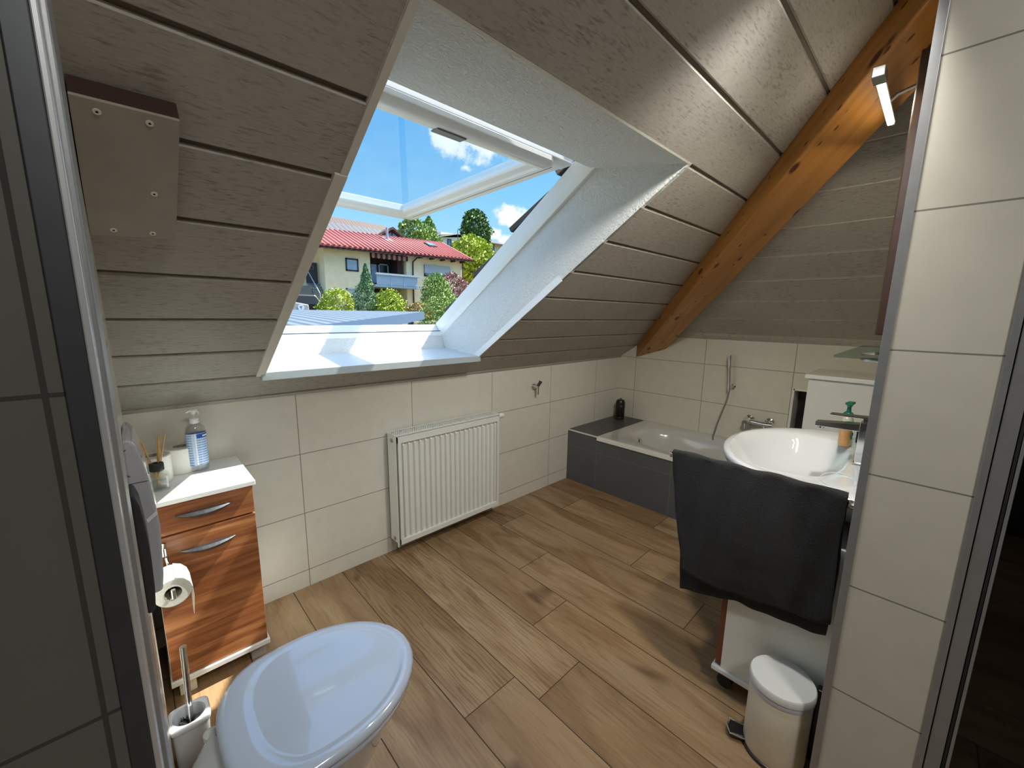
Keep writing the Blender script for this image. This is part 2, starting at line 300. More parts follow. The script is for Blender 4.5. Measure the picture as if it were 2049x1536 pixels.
# ------------------------------------------------------------------ mesh builder
class MB:
    def __init__(s): s.v = []; s.f = []; s.mi = []; s.cur = 0
    def add(s, vs, fs):
        k = len(s.v); s.v += [Vector(v) for v in vs]; s.f += [tuple(i + k for i in f) for f in fs]; s.mi += [s.cur] * len(fs); return s
    def box(s, x0, x1, y0, y1, z0, z1):
        x0, x1 = min(x0, x1), max(x0, x1); y0, y1 = min(y0, y1), max(y0, y1); z0, z1 = min(z0, z1), max(z0, z1)
        vs = [(x, y, z) for z in (z0, z1) for y in (y0, y1) for x in (x0, x1)]
        return s.add(vs, [(0, 2, 3, 1), (4, 5, 7, 6), (0, 1, 5, 4), (2, 6, 7, 3), (0, 4, 6, 2), (1, 3, 7, 5)])
    def prism(s, poly, vec):
        n = len(poly); vec = Vector(vec); a = [Vector(p) for p in poly]; b = [p + vec for p in a]
        nm = (a[1] - a[0]).cross(a[2] - a[0]); flip = nm.dot(vec) > 0
        fs = [tuple(reversed(range(n))), tuple(range(n, 2 * n))] + [(i, (i + 1) % n, n + (i + 1) % n, n + i) for i in range(n)]
        if not flip: fs = [tuple(reversed(f)) for f in fs]
        return s.add(a + b, fs)
    def quad(s, *p): return s.add(p, [tuple(range(len(p)))])
    def loft(s, rings, cap0=True, cap1=True, closed=True):
        n = len(rings[0]); vs = [p for r in rings for p in r]; fs = []
        for k in range(len(rings) - 1):
            for i in range(n if closed else n - 1):
                j = (i + 1) % n; fs.append((k * n + i, k * n + j, (k + 1) * n + j, (k + 1) * n + i))
        if cap0: fs.append(tuple(reversed(range(n))))
        if cap1: fs.append(tuple((len(rings) - 1) * n + i for i in range(n)))
        return s.add(vs, fs)
    def tube(s, pts, r, seg=12, caps=True):
        pts = [Vector(p) for p in pts]; rings = []; up = None
        for i, p in enumerate(pts):
            d = (pts[min(i + 1, len(pts) - 1)] - pts[max(i - 1, 0)]).normalized()
            if up is None: up = d.orthogonal().normalized()
            up = (up - d * up.dot(d)).normalized(); w = d.cross(up); rr = r[i] if isinstance(r, (list, tuple)) else r
            rings.append([p + (up * math.cos(a) + w * math.sin(a)) * rr for a in (2 * PI * k / seg for k in range(seg))])
        return s.loft(rings, caps, caps)
    def lathe(s, prof, c, seg=32, sx=1, sy=1, cap0=True, cap1=True):
        """profile of (radius, z) about the vertical through c"""
        c = Vector(c); rings = [[c + Vector((r * sx * math.cos(a), r * sy * math.sin(a), z)) for a in (2 * PI * k / seg for k in range(seg))] for r, z in prof]
        return s.loft(rings, cap0, cap1)
    def disc(s, c, nrm, r, t, seg=24):
        c = Vector(c); n = Vector(nrm).normalized(); return s.tube([c, c + n * t], r, seg)
    def build(s, name, mats, parent=None, smooth=False, bevel=0, loc=None, angle=40, seg=2, subsurf=0):
        if not isinstance(mats, (list, tuple)): mats = [mats]
        base = loc
        if parent is not None:
            base = parent.matrix_world_loc if hasattr(parent, 'matrix_world_loc') else Vector(parent['wloc'])
        if base is None:
            n = max(1, len(s.v)); base = Vector((sum(v.x for v in s.v) / n, sum(v.y for v in s.v) / n, min(v.z for v in s.v)))
        base = Vector(base)
        me = bpy.data.meshes.new(name); me.from_pydata([v - base for v in s.v], [], s.f)
        for mm in mats: me.materials.append(MATS[mm])
        for i, pg in enumerate(me.polygons): pg.material_index = s.mi[i]; pg.use_smooth = smooth
        me.update()
        if smooth: me.set_sharp_from_angle(angle=math.radians(angle))
        o = bpy.data.objects.new(name, me); COL.objects.link(o)
        if parent is not None:
            o.parent = parent; o.location = (0, 0, 0)
        else: o.location = base
        o['wloc'] = tuple(base)
        if bevel:
            b = o.modifiers.new('bevel', 'BEVEL'); b.width = bevel; b.segments = seg; b.limit_method = 'ANGLE'; b.angle_limit = math.radians(35)
            b.harden_normals = False
        if subsurf:
            b = o.modifiers.new('subsurf', 'SUBSURF'); b.levels = subsurf; b.render_levels = subsurf
        return o
def tag(o, label=None, cat=None, group=None, kind=None):
    if label: o['label'] = label
    if cat: o['category'] = cat
    if group: o['group'] = group
    if kind: o['kind'] = kind
    return o
def thing(name, label, cat, loc, group=None):
    o = bpy.data.objects.new(name, None); COL.objects.link(o); o.location = loc; o['wloc'] = tuple(loc); o.empty_display_size = .05
    return tag(o, label, cat, group)
def struct(o): o['kind'] = 'structure'; return o
def copy_tree(root, delta, label):
    """a copy of a thing and of each of its parts and sub-parts, moved by delta"""
    def cp(o, par):
        c = o.copy(); COL.objects.link(c)
        if par is not None: c.parent = par
        for ch in list(o.children): cp(ch, c)
        return c
    r = cp(root, None); r.location = Vector(root.location) + Vector(delta); r['label'] = label; return r

# ================================================================== THE SETTING
XE = 2.78; ZS = .988; ZE = 1.215
def zm(y): return ZS - T * y                     # main slope over y
def zs(x): return ZE + T * (XE - x)              # side slope over x
# --- floor: wood-look tiles, 23.65 cm wide, 1.2 m long, laid along y
cols = [(-.789, -.2), (-.5525, -.75), (-.316, -.41), (-.0795, -.51), (.157, -1.075), (.3935, -1.20), (.63, -.945), (.8665, -.62), (1.103, -1.41), (1.3395, -1.01), (1.576, -.33), (1.8125, -.9), (2.049, -.5)]
x_ = 2.2855
while x_ < 2.8: cols.append((x_, -.7)); x_ += .2365
x_ = -1.0255
while x_ > -2.2: cols.append((x_, -.3)); x_ -= .2365
me = bpy.data.meshes.new('floor'); bm = bmesh.new(); lay = bm.loops.layers.float_color.new('plank')
fixed = {(4, 0): (.62, .2, 1.0), (4, 1): (.35, .7, .2), (5, 0): (.85, .4, .9), (5, 1): (.25, .33, .5), (6, 0): (.45, .6, .2), (6, 1): (.72, .55, .5), (3, 0): (.75, .9, .1), (3, 1): (.80, .15, .6), (7, 0): (.30, .8, .1), (7, 1): (.62, .05, .4), (8, 1): (.35, .5, .3), (2, 0): (.8, .3, .3), (9, 0): (.5, .75, .2), (9, 1): (.7, .2, .2)}
for ci, (x0, j) in enumerate(cols):
    y = j; edges = []
    while y < 0: y += 1.2
    y1 = 0.0; first = j
    while first + 1.2 < 0: first += 1.2
    ys = [0.0]; yy = first
    while yy > -3.7: ys.append(yy); yy -= 1.2
    ys.append(-3.7)
    for k in range(len(ys) - 1):
        a, b = ys[k + 1], ys[k]
        if b - a < .004: continue
        g = .0016; col = fixed.get((ci, k), (random.random(), random.random(), random.random())) + (1,)
        q = [bm.verts.new(v) for v in ((x0 + g, a + g, 0), (x0 + .2365 - g, a + g, 0), (x0 + .2365 - g, b - g, 0), (x0 + g, b - g, 0))]
        f = bm.faces.new(q)
        for lp in f.loops: lp[lay] = col
q = [bm.verts.new(v) for v in ((-2.2, -3.7, -.0015), (2.95, -3.7, -.0015), (2.95, .03, -.0015), (-2.2, .03, -.0015))]
fb = bm.faces.new(q); fb.material_index = 1
r_ = bmesh.ops.extrude_face_region(bm, geom=[fb])
for v in [g_ for g_ in r_['geom'] if isinstance(g_, bmesh.types.BMVert)]: v.co.z -= .12
for f in bm.faces:
    if f.material_index == 1 or f is fb: f.material_index = 1
bm.to_mesh(me); bm.free(); me.materials.append(MATS['floor_wood']); me.materials.append(MATS['grout_dark'])
for pg in me.polygons:
    if min(me.vertices[i].co.z for i in pg.vertices) < -.001: pg.material_index = 1
fl = bpy.data.objects.new('floor', me); COL.objects.link(fl); struct(fl); fl['wloc'] = (0, 0, 0)

# --- walls
w = MB().box(-.72, 2.95, 0, .12, -.1, ZS + .0); w.prism([(-.72, 0, ZS), (2.95, 0, ZS), (2.95, .12, ZS), (-.72, .12, ZS)], (0, 0, -.0001)); struct(w.build('wall_front', 'tile_beige_x'))
# end wall, with the recess beside the tall cabinet
w = MB(); ny0, ny1, nz0, nz1 = -1.60, -1.372, .50, .868
def ep(y0, y1, z0, z1): w.box(XE, XE + .16, y0, y1, z0, z1)
ep(-3.7, ny0, -.1, 1.5); ep(ny1, 0, -.1, ZS); ep(ny0, ny1, -.1, nz0); ep(ny0, ny1, nz1, 1.25)
w.prism([(XE, 0, ZS), (XE, ny1, ZS), (XE, ny1, ZE + .03), (XE, -.33, ZE + .03)], (.16, 0, 0))
w.build('wall_right', 'tile_beige_y'); struct(bpy.data.objects['wall_right'])
w = MB().box(XE + .15, XE + .17, ny0 - .02, ny1 + .02, nz0 - .02, nz1 + .02); w.box(XE + .03, XE + .15, ny0, ny0 + .005, nz0, nz1); struct(w.build('wall_recess', 'shower_tray'))
w = MB(); w.box(XE - .004, XE + .15, ny1 - .006, ny1 + .008, nz0, nz1 + .008); w.box(XE - .004, XE + .15, ny0, ny1, nz1 - .004, nz1 + .008); struct(w.build('trim_1', 'trim_grey'))
# left wall: very slightly splayed
def xl(y): return -.579 + (-y) * .0145
w = MB(); w.prism([(xl(0), 0, -.1), (xl(0), 0, ZS + .03), (xl(-1.44), -1.44, zm(-1.44) + .03), (xl(-1.44), -1.44, -.1)], (-.14, 0, 0)); struct(w.build('wall_left', 'tile_beige_y'))
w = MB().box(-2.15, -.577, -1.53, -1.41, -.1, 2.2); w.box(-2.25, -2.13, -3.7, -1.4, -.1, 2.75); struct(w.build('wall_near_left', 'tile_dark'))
w = MB().box(-.577, -.5612, -1.5335, -1.44, 0, 2.06); struct(w.build('trim_2', 'alu_dark', bevel=.001))
w = MB().box(-.5612, -.5562, -1.5335, -1.46, 0, 2.07); struct(w.build('trim_3', 'alu_bright', bevel=.0012))
w = MB().box(-.5608, -.5525, -1.5, -1.42, 0, 2.02); struct(w.build('trim_4', 'alu', bevel=.0015))
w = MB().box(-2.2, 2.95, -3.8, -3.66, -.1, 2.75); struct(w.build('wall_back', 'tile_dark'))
# partition between basin and shower: its end faces the room
PX = .73
w = MB().box(PX, XE + .1, -2.118, -1.935, -.1, 2.45); struct(w.build('wall_near_right', 'tile_reveal'))
w = MB().box(PX - .004, PX + .03, -1.9405, -1.9235, 0, 2.3); struct(w.build('trim_5', 'alu', bevel=.0008))
w = MB().box(PX - .004, PX + .02, -2.1215, -2.110, 0, 2.4); struct(w.build('trim_6', 'alu', bevel=.0008))

# --- main slope: boards between the joints k and k+1 (16.4 cm in plan), skylight opening between joints 1 and 8
SX = [-.151, -.104]; RX = [.934, .981]
def ox(y, side):
    f = (-y - .17) / (1.32 - .17); a, b = (SX if side == 0 else RX); return a + (b - a) * f
NRM = Vector((0, T, 1)).normalized()
STEP = .1645
def slab(mb, pts, th=.014): mb.prism(pts, NRM * th)
bo = MB(); gv = .0042
for k in range(0, 15):
    ya, yb = -STEP * k - (0 if k == 0 else gv), -STEP * (k + 1) + gv
    if k == 0: ya = .0
    xr = lambda y: min(XE, 3.11 + y) if y > -1.935 else 2.9
    def P(x, y, o=0): return Vector((x, y, zm(y))) + NRM * o
    spans = [(-2.15 if k > 7 else -.60, None)]
    if 1 <= k <= 7: pieces = [((-.60, -.60), (ox(ya, 0), ox(yb, 0))), ((ox(ya, 1), ox(yb, 1)), (xr(ya) + .01, xr(yb) + .01))]
    else:
        lx = -2.15 if k > 7 else -.60; pieces = [((lx, lx), (xr(ya) + .01, xr(yb) + .01))]
    for (l0, l1), (r0, r1) in pieces:
        c = .0035; bo.cur = 0
        # board with small chamfers along both long edges
        sec = [(ya, .005), (ya - c, 0), (yb + c, 0), (yb, .005), (yb, .016), (ya, .016)]
        def X_(y, a, b): return a + (b - a) * ((ya - y) / (ya - yb))
        A = [P(X_(y, l0, l1), y, o) for y, o in sec]; B_ = [P(X_(y, r0, r1), y, o) for y, o in sec]
        bo.loft([A, B_])
        bo.cur = 1
        yy = yb; A = [P(l1, yy + .001, .008), P(l1, yy - 2 * gv - .001, .008), P(r1, yy - 2 * gv - .001, .008), P(r1, yy + .001, .008)]
        bo.prism(A, NRM * .004)
struct(bo.build('ceiling_main', ['boards_main', 'board_groove']))
# roof build-up above the boards, leaving the skylight shaft free
ro = MB()
def RP(x, y, o): return Vector((x, y, zm(y))) + NRM * o
def rslab(x0, x1, ya, yb, o0, o1):
    ro.prism([RP(x0, ya, o0), RP(x1, ya, o0), RP(x1, yb, o0), RP(x0, yb, o0)], NRM * (o1 - o0))
rslab(-2.3, -.20, .35, -2.5, .02, .30); rslab(1.04, 3.05, .35, -2.5, .02, .30); rslab(-.2, 1.04, .35, .17, .02, .22); rslab(-.2, 1.04, -1.36, -2.5, .02, .30)
ro.box(-2.3, 3.05, -3.8, -2.45, 2.66, 2.8); ro.box(-2.3, 3.05, .12, .36, .2, .9); ro.box(2.95, 3.1, -3.8, .3, -.1, 2.7)
struct(ro.build('roof', 'building_skin'))
w = MB().box(-2.2, 2.95, -3.7, -2.38, 2.6, 2.64); struct(w.build('ceiling_flat', 'white_melamine'))
# roof tiles outside, right of the window: stepped courses
rt = MB(); k = 0; yy = .30
while yy > -1.5:
    a = RP(.995, yy, .47); b_ = RP(.995, yy - .36, .40)
    rt.prism([a, b_, b_ - NRM * .03, a - NRM * .03], (1.4, 0, 0)); yy -= .31
tag(rt.build('roof_tiling', 'roof_tile_dark', bevel=.006), kind='structure')

# --- side slope boards (joints run along y), right of the hip
bs = MB(); c = .003
for k in range(0, 13):
    xa, xb = XE - .028 - .1645 * k - .002, XE - .028 - .1645 * (k + 1) + .002
    if k == 0: xa = XE
    def hy(x): return -(3.11 - x)
    def PS(x, y, o): return Vector((x, y, zs(x))) + Vector((T, 0, 1)).normalized() * o
    if hy(xb) < -1.935: break
    sec = [(xa, .004), (xa - c, 0), (xb + c, 0), (xb, .004), (xb, .016), (xa, .016)]
    bs.cur = 0; bs.loft([[PS(x, -1.935, o) for x, o in sec], [PS(x, hy(x) + .01, o) for x, o in sec]])
    bs.cur = 1; bs.prism([PS(xb + .001, -1.935, .004), PS(xb - .005, -1.935, .004), PS(xb - .005, hy(xb), .004), PS(xb + .001, hy(xb), .004)], Vector((0, 0, .004)))
struct(bs.build('ceiling_side', ['boards_side', 'trim_grey']))
w = MB().prism([(XE - .018, -.40, ZE - .004), (XE, -.40, ZE - .03), (XE, -.40, ZE + .02), (XE - .03, -.40, ZE + .028)], (0, -1.53, 0)); struct(w.build('trim_7', 'boards_side', bevel=.003))
# hip beam
bmn = MB(); DL, DR = 2.94, 3.21
def zb(s): return .88 - T * (s - DL) / 2
def ring(s_of):     # section at a vertical cut: s_of(d) gives x+y for each d = x-y
    out = []
    for d, top in ((DL, 0), (DR, 0), (DR, 1), (3.11, 1), (DL, 1)):
        s_ = s_of(d); x = (s_ + d) / 2; y = (s_ - d) / 2
        z = zb(s_) if not top else (zm(y) if d <= 3.11 else zs(x)) + .004
        out.append(Vector((x, y, z)))
    return out
bmn.loft([ring(lambda d: 2 * XE - d - .002), ring(lambda d: d - 2 * 1.934)])
tag(bmn.build('roof_beam', 'beam_wood', bevel=.006), 'amber stained pine hip rafter with dark knots running up along the ceiling', 'beam')

# --- skylight shaft, frame, sash
def lx_(y): return ox(y, 0)
SB = Vector((0, .16, 1.130)); PB = Vector((0, .197, 1.216)); FB = Vector((0, .237, 1.289)); LT = Vector((0, -.921, 1.963))
w = MB()   # right reveal
th = .02
ro_ = [Vector((ox(-.17, 1), -.17, zm(-.17))), Vector((.94, SB.y, SB.z)), Vector((.94, PB.y, PB.z)), Vector((.962, LT.y, LT.z)), Vector((ox(-1.32, 1), -1.32, zm(-1.32)))]
w.prism(ro_, (th, 0, 0)); 
lo_ = [Vector((ox(-.17, 0), -.17, zm(-.17))), Vector((-.145, SB.y, SB.z)), Vector((-.145, PB.y, PB.z)), Vector((-.12, LT.y, LT.z)), Vector((ox(-1.32, 0), -1.32, zm(-1.32)))]
w.prism(lo_, (-th, 0, 0))
w.prism([Vector((-.17, -1.32, zm(-1.32))), Vector((1.0, -1.32, zm(-1.32))), Vector((.99, LT.y, LT.z)), Vector((-.15, LT.y, LT.z))], (0, 0, th))       # head
w.prism([Vector((-.17, SB.y, SB.z - .02)), Vector((.96, SB.y, SB.z - .02)), Vector((.96, PB.y, PB.z)), Vector((-.17, PB.y, PB.z))], (0, .02, 0))      # breast
struct(w.build('window_1_shaft', 'plaster_white'))
w = MB().prism([(-.165, -.184, 1.082), (-.165, -.184, 1.116), (-.165, .165, 1.140), (-.165, .165, 1.11)], (1.118, 0, 0)); struct(w.build('window_1_sill', 'sill_grey', bevel=.002))
# fixed frame
w = MB()
UP = Vector((0, -1.07, .697)).normalized(); NO = Vector((0, UP.z, -UP.y)).normalized()   # NO points outwards (up and towards +y)
L0 = Vector((0, PB.y, PB.z)); L1 = Vector((0, FB.y, FB.z))
def fr(p, a, o, x): return Vector((x, 0, 0)) + p + UP * a + NO * o
w.prism([fr(L0, 0, 0, -.15), fr(L0, .012, .03, -.15), fr(L0, -.005, .034, -.15), fr(L0, -.002, .085, -.15), fr(L0, -.05, .10, -.15), fr(L0, -.06, 0, -.15)], (1.12, 0, 0))   # bottom piece, stepped
Lg = (LT - L0).dot(UP)
w.prism([fr(L0, 0, 0, .94), fr(L0, 0, .0, .985), fr(L0, 0, .09, .985), fr(L0, 0, .09, .925), fr(L0, 0, .03, .932)], UP * (Lg + .05))
w.prism([fr(L0, 0, 0, -.145), fr(L0, 0, .0, -.19), fr(L0, 0, .09, -.19), fr(L0, 0, .09, -.125), fr(L0, 0, .03, -.135)], UP * (Lg + .05))
w.prism([fr(LT, 0, -.0, -.15), fr(LT, 0, .05, -.15), fr(LT, -.03, .055, -.15), fr(LT, -.03, .09, -.15), fr(LT, .12, .09, -.15), fr(LT, .12, 0, -.15)], (1.12, 0, 0))
struct(w.build('window_1', 'white_lacquer', bevel=.003))
w = MB().prism([fr(L0, -.006, -.0005, -.145), fr(L0, -.001, -.0005, -.145), fr(L0, -.001, -.003, -.145), fr(L0, -.006, -.003, -.145)], (1.085, 0, 0))
w.prism([fr(L0, .010, .0255, -.13), fr(L0, .0135, .0305, -.13), fr(L0, .0115, .0325, -.13), fr(L0, .008, .0275, -.13)], (1.065, 0, 0)); struct(w.build('window_1_shade_lines', 'grille_grey'))  # dark strips standing in for shade in the frame gap and step
# roof flashing (dark) round the frame
w = MB(); w.prism([fr(L0, -.05, .075, .988), fr(L0, -.05, .075, 1.06), fr(L0, -.05, .125, 1.06), fr(L0, -.05, .125, .988)], UP * (Lg + .25)); struct(w.build('window_1_flashing', 'roof_tile_dark', bevel=.004))
# open sash, hinged at the head
HP = Vector((0, -.83, 2.0)); TIP = Vector((0, .545, 1.972)); SU = (TIP - HP).normalized(); SN = Vector((0, -SU.z, SU.y)).normalized(); SL = (TIP - HP).length
SNAP = thing('window_sash', 'white framed glazed skylight sash swung wide open above the sill', 'window sash', (.4, -.83, 2.0))
def sp(x, a, o): return Vector((x, 0, 0)) + HP + SU * a + SN * o
sxl, sxr = -.13, .945
w = MB()
def bar(x0, x1, a0, a1, o0, o1): w.prism([sp(x0, a0, o0), sp(x1, a0, o0), sp(x1, a1, o0), sp(x0, a1, o0)], SN * (o1 - o0))
for (xo, xi) in ((sxr, sxr - .122), (sxl, sxl + .122)):
    d = 1 if xi > xo else -1
    prof = [(xo, 0), (xi - d * .052, 0), (xi - d * .048, .010), (xi - d * .006, .014), (xi, .022), (xi, .060), (xo, .088)]
    w.loft([[sp(x, 0, o) for x, o in prof], [sp(x, SL, o) for x, o in prof]])
    w.box(*(0, 0, 0, 0, 0, 0)) if False else None
prof = [(SL, 0), (SL - .062, 0), (SL - .068, .010), (SL - .098, .014), (SL - .105, .022), (SL - .105, .060), (SL, .088)]
w.loft([[sp(sxl + .001, a, o) for a, o in prof], [sp(sxr - .001, a, o) for a, o in prof]])
prof = [(0, -.004), (.075, -.004), (.085, .012), (.085, .045), (0, .06)]
w.loft([[sp(sxl + .001, a, o) for a, o in prof], [sp(sxr - .001, a, o) for a, o in prof]])
w.build('sash_frame', 'white_lacquer', SNAP, bevel=.003)
for xo in (sxr - .042, sxl + .042): MB().prism([sp(xo - .0015, .09, -.0012), sp(xo + .0015, .09, -.0012), sp(xo + .0015, SL - .09, -.0012), sp(xo - .0015, SL - .09, -.0012)], SN * .002).build('seal', 'grille_grey', SNAP)
w = MB(); w.prism([sp(sxl + .11, .08, .034), sp(sxr - .11, .08, .034), sp(sxr - .11, SL - .095, .034), sp(sxl + .11, SL - .095, .034)], SN * .004); w.build('glass_pane', 'window_glass', SNAP)
w = MB(); prof = [(.02, -.036), (.05, -.040), (.078, -.034), (.088, -.018), (.085, -.003), (.0, -.003), (.002, -.022)]
w.loft([[sp(-.11, a, o) for a, o in prof], [sp(.80, a, o) for a, o in prof], [sp(.835, .045 + (a - .045) * .6, -.016 + (o + .016) * .6) for a, o in prof]]); w.build('vent_flap', 'white_lacquer', SNAP, smooth=True, bevel=.002)
w = MB(); w.prism([sp(.28, .045, -.044), sp(.40, .045, -.044), sp(.40, .086, -.040), sp(.28, .086, -.040)], SN * .006); w.build('flap_latch', 'grille_grey', SNAP, bevel=.002)
w = MB(); w.box(.855, .875, .515, .545, 1.975, 1.992); w.build('corner_catch', 'grille_grey', SNAP)
w = MB(); w.tube([(-.02, .50, 1.975), (.10, .10, 1.62), (-.02, .0, 1.50)], .012, 10); w.build('stay_arm', 'white_lacquer', SNAP, smooth=True)

# trims round the skylight on the slope
def strip(name, x0a, x0b, ya, yb, wd, o, mat, sgn=1):
    w = MB(); a, b = x0a, x0b
    pts = [RP(a, ya, -o), RP(a + wd, ya, -o), RP(b + wd, yb, -o), RP(b, yb, -o)]; w.prism(pts, NRM * (o + .03)); return struct(w.build(name, mat, bevel=.001))
strip('trim_8', ox(-.18, 0) - .030, ox(-1.0, 0) - .030, -.168, -1.0, .030, .006, 'trim_grey')
strip('trim_9', ox(-1.0, 0) - .018, ox(-1.325, 0) - .018, -1.0, -1.325, .018, .004, 'trim_grey')
strip('trim_10', ox(-.17, 1) - .001, ox(-.77, 1) - .001, -.168, -.77, .007, .006, 'white_lacquer')
w = MB(); w.prism([RP(-.12, -1.318, 0), RP(1.0, -1.318, 0), RP(1.0, -1.326, 0), RP(-.12, -1.326, 0)], NRM * .02); struct(w.build('trim_11', 'trim_grey'))
# bead where the boards meet the wall tiles
w = MB().prism([(-.58, -.001, ZS - .012), (-.58, -.012, ZS + .002), (-.58, -.001, ZS + .008)], (3.36, 0, 0)); struct(w.build('trim_12', 'boards_main'))

# ================================================================== THINGS: ceiling panel and lamps
pn = thing('access_panel', 'greyish board panel screwed to the sloped ceiling at the left, dark top edge', 'panel', (-.5, -.9, 1.6))
w = MB(); pts = [RP(-.567, -.800, -.045), RP(-.435, -.810, -.045), RP(-.431, -1.050, -.045), RP(-.561, -1.048, -.045)]
w.prism(pts, NRM * .006); w.build('face_board', 'panel_face', pn, bevel=.001)
w = MB(); w.prism([p_ + NRM * .006 + Vector((0, 0, 0)) for p_ in pts], NRM * .037); w.build('core', 'mdf_edge', pn)
for (x, y) in ((-.532, -1.033), (-.470, -1.035), (-.468, -.910), (-.532, -.818), (-.473, -.820)):
    w = MB(); p_ = RP(x, y, -.0465); w.tube([p_, p_ + NRM * .0015], .0052, 16); w.cur = 1; w.tube([p_ - NRM * .0004, p_ + NRM * .0005], .0020, 8); w.build('screw_head', ['screw', 'shadow_gap'], pn)

lp = thing('mirror_lamp', 'lit slim light bar standing out on an arm over the mirror', 'lamp', (1.3, -1.93, 2.1))
w = MB().box(.975, 1.030, -1.826, -1.798, 1.988, 2.014); w.box(1.375, 1.388, -1.822, -1.801, 1.992, 2.010); w.box(1.030, 1.375, -1.821, -1.802, 2.004, 2.010); w.build('housing', 'brushed', lp, bevel=.002)
w = MB().box(1.031, 1.374, -1.820, -1.803, 1.990, 2.004); w.build('light_tube', 'lamp_diffuser', lp, bevel=.004)
w = MB().tube([(1.25, -1.81, 2.017), (1.25, -1.83, 2.035), (1.25, -1.87, 2.045), (1.25, -1.930, 2.045)], .006, 10); w.build('arm', 'brushed', lp, smooth=True)
ll = bpy.data.lights.new('mirror_lamp_light', 'AREA'); ll.shape = 'RECTANGLE'; ll.size = .36; ll.size_y = .02; ll.energy = 5; ll.color = (1, .85, .62)
lo = bpy.data.objects.new('mirror_lamp_light', ll); COL.objects.link(lo); lo.parent = lp; lo.location = Vector((1.205, -1.81, 1.982)) - Vector(lp['wloc'])

mi = thing('wall_mirror', 'tall mirror in a dark brown wooden frame seen from its edge above the basin', 'mirror', (1.4, -1.93, 1.31))
w = MB()
w.box(1.10, 1.135, -1.934, -1.880, 1.31, 2.075); w.box(1.715, 1.75, -1.934, -1.880, 1.31, 2.075); w.box(1.135, 1.715, -1.934, -1.880, 1.31, 1.345); w.box(1.135, 1.715, -1.934, -1.880, 2.04, 2.075)
w.build('frame', 'brown_wood_frame', mi, bevel=.003)
w = MB().box(1.13, 1.72, -1.930, -1.900, 1.34, 2.045); w.build('mirror_glass', 'mirror', mi)

sh = thing('glass_shelf', 'frosted green glass shelf on chrome clamps under the brown framed mirror', 'shelf', (1.4, -1.93, 1.24))
w = MB().box(1.09, 1.80, -1.932, -1.791, 1.236, 1.244); w.build('glass_plate', 'shelf_glass', sh, bevel=.001)
for x in (1.13, 1.74):
    w = MB(); n = 12; ring0 = []; 
    w.lathe([(.0, 0), (.030, .001), (.032, .006), (.020, .011), (0.001, .013)], (x, -1.895, 1.2445), 20, 1, 1.35); w.lathe([(.0, -.012), (.024, -.010), (.031, -.004), (.031, 0)], (x, -1.895, 1.2355), 20, 1, 1.35)
    w.box(x - .012, x + .012, -1.9345, -1.90, 1.228, 1.252); w.build('clamp', 'brushed', sh, smooth=True)

SPX, SPY = .60, -1.84
cl_ = thing('fill_spot', 'small round tilting fill spotlight added overhead, out of the picture', 'lamp', (SPX, SPY, 2.2))  # unseen spot added to brighten the room
AIM = Vector((.50, .62, -1.35)).normalized(); SP0 = RP(SPX, SPY, 0); SP1 = SP0 + Vector((0, 0, -.07))
MB().tube([SP0, SP0 - NRM * .012], .05, 28).build('mount', 'white_plastic', cl_)
MB().tube([SP0, SP1], .012, 12).build('stem', 'white_plastic', cl_)
w = MB(); n_ = 28; w.tube([SP1 - AIM * .03, SP1 + AIM * .045], .04, n_, caps=False); w.disc(SP1 - AIM * .03, AIM, .04, .004, n_); w.build('spot_head', 'white_plastic', cl_, smooth=True)
w = MB().disc(SP1 + AIM * .012, AIM, .036, .002, n_); w.build('bulb_face', 'fill_lamp_glow', cl_)
la = bpy.data.lights.new('fill_spot_light', 'SPOT'); la.spot_size = math.radians(108); la.spot_blend = .8; la.shadow_soft_size = .05; la.energy = 52; la.color = (1, .965, .91)
lo2 = bpy.data.objects.new('fill_spot_light', la); COL.objects.link(lo2); lo2.parent = cl_; lo2.location = SP1 + AIM * .05 - Vector(cl_['wloc']); lo2.rotation_euler = (-AIM).to_track_quat('Z', 'Y').to_euler()
hl = thing('fill_lamp', 'round white fill lamp added on the ceiling behind the viewer', 'lamp', (-.2, -3.0, 2.55))  # unseen lamp added as fill light from behind the camera
w = MB().tube([(-.2, -3.0, 2.6), (-.2, -3.0, 2.58)], .2, 36); w.build('lamp_base', 'white_plastic', hl)
w = MB().tube([(-.2, -3.0, 2.58), (-.2, -3.0, 2.55)], .19, 36); w.build('lamp_shade', 'fill_lamp_glow', hl, smooth=True)
lh = bpy.data.lights.new('fill_lamp_light', 'AREA'); lh.shape = 'DISK'; lh.size = .38; lh.energy = 20; lh.color = (1, .975, .93)
lo3 = bpy.data.objects.new('fill_lamp_light', lh); COL.objects.link(lo3); lo3.parent = hl; lo3.location = (0, 0, -.006)

# ================================================================== small cabinet at the left
cx0, cx1, cyf, czt = -.550, -.259, -.345, .745
cb_ = thing('drawer_cabinet', 'small walnut fronted drawer cabinet with white top at the left wall', 'cabinet', (-.405, -.18, 0))
w = MB().box(cx0 - .004, cx1 + .008, cyf - .012, -.004, czt - .017, czt); w.build('top', 'white_lacquer', cb_, bevel=.0015)
w = MB(); w.box(cx1 - .016, cx1, cyf + .017, -.006, .085, czt - .018); w.box(cx0, cx0 + .016, cyf + .017, -.006, .085, czt - .018); w.box(cx0 + .016, cx1 - .016, -.02, -.006, .085, czt - .018); w.box(cx0 + .016, cx1 - .016, cyf + .02, -.02, .6, .615); w.build('carcass', 'white_melamine', cb_, bevel=.001)
w = MB().box(cx0 - .004, cx1 + .006, cyf - .008, -.004, .066, .084); w.build('base_board', 'white_lacquer', cb_, bevel=.0015)
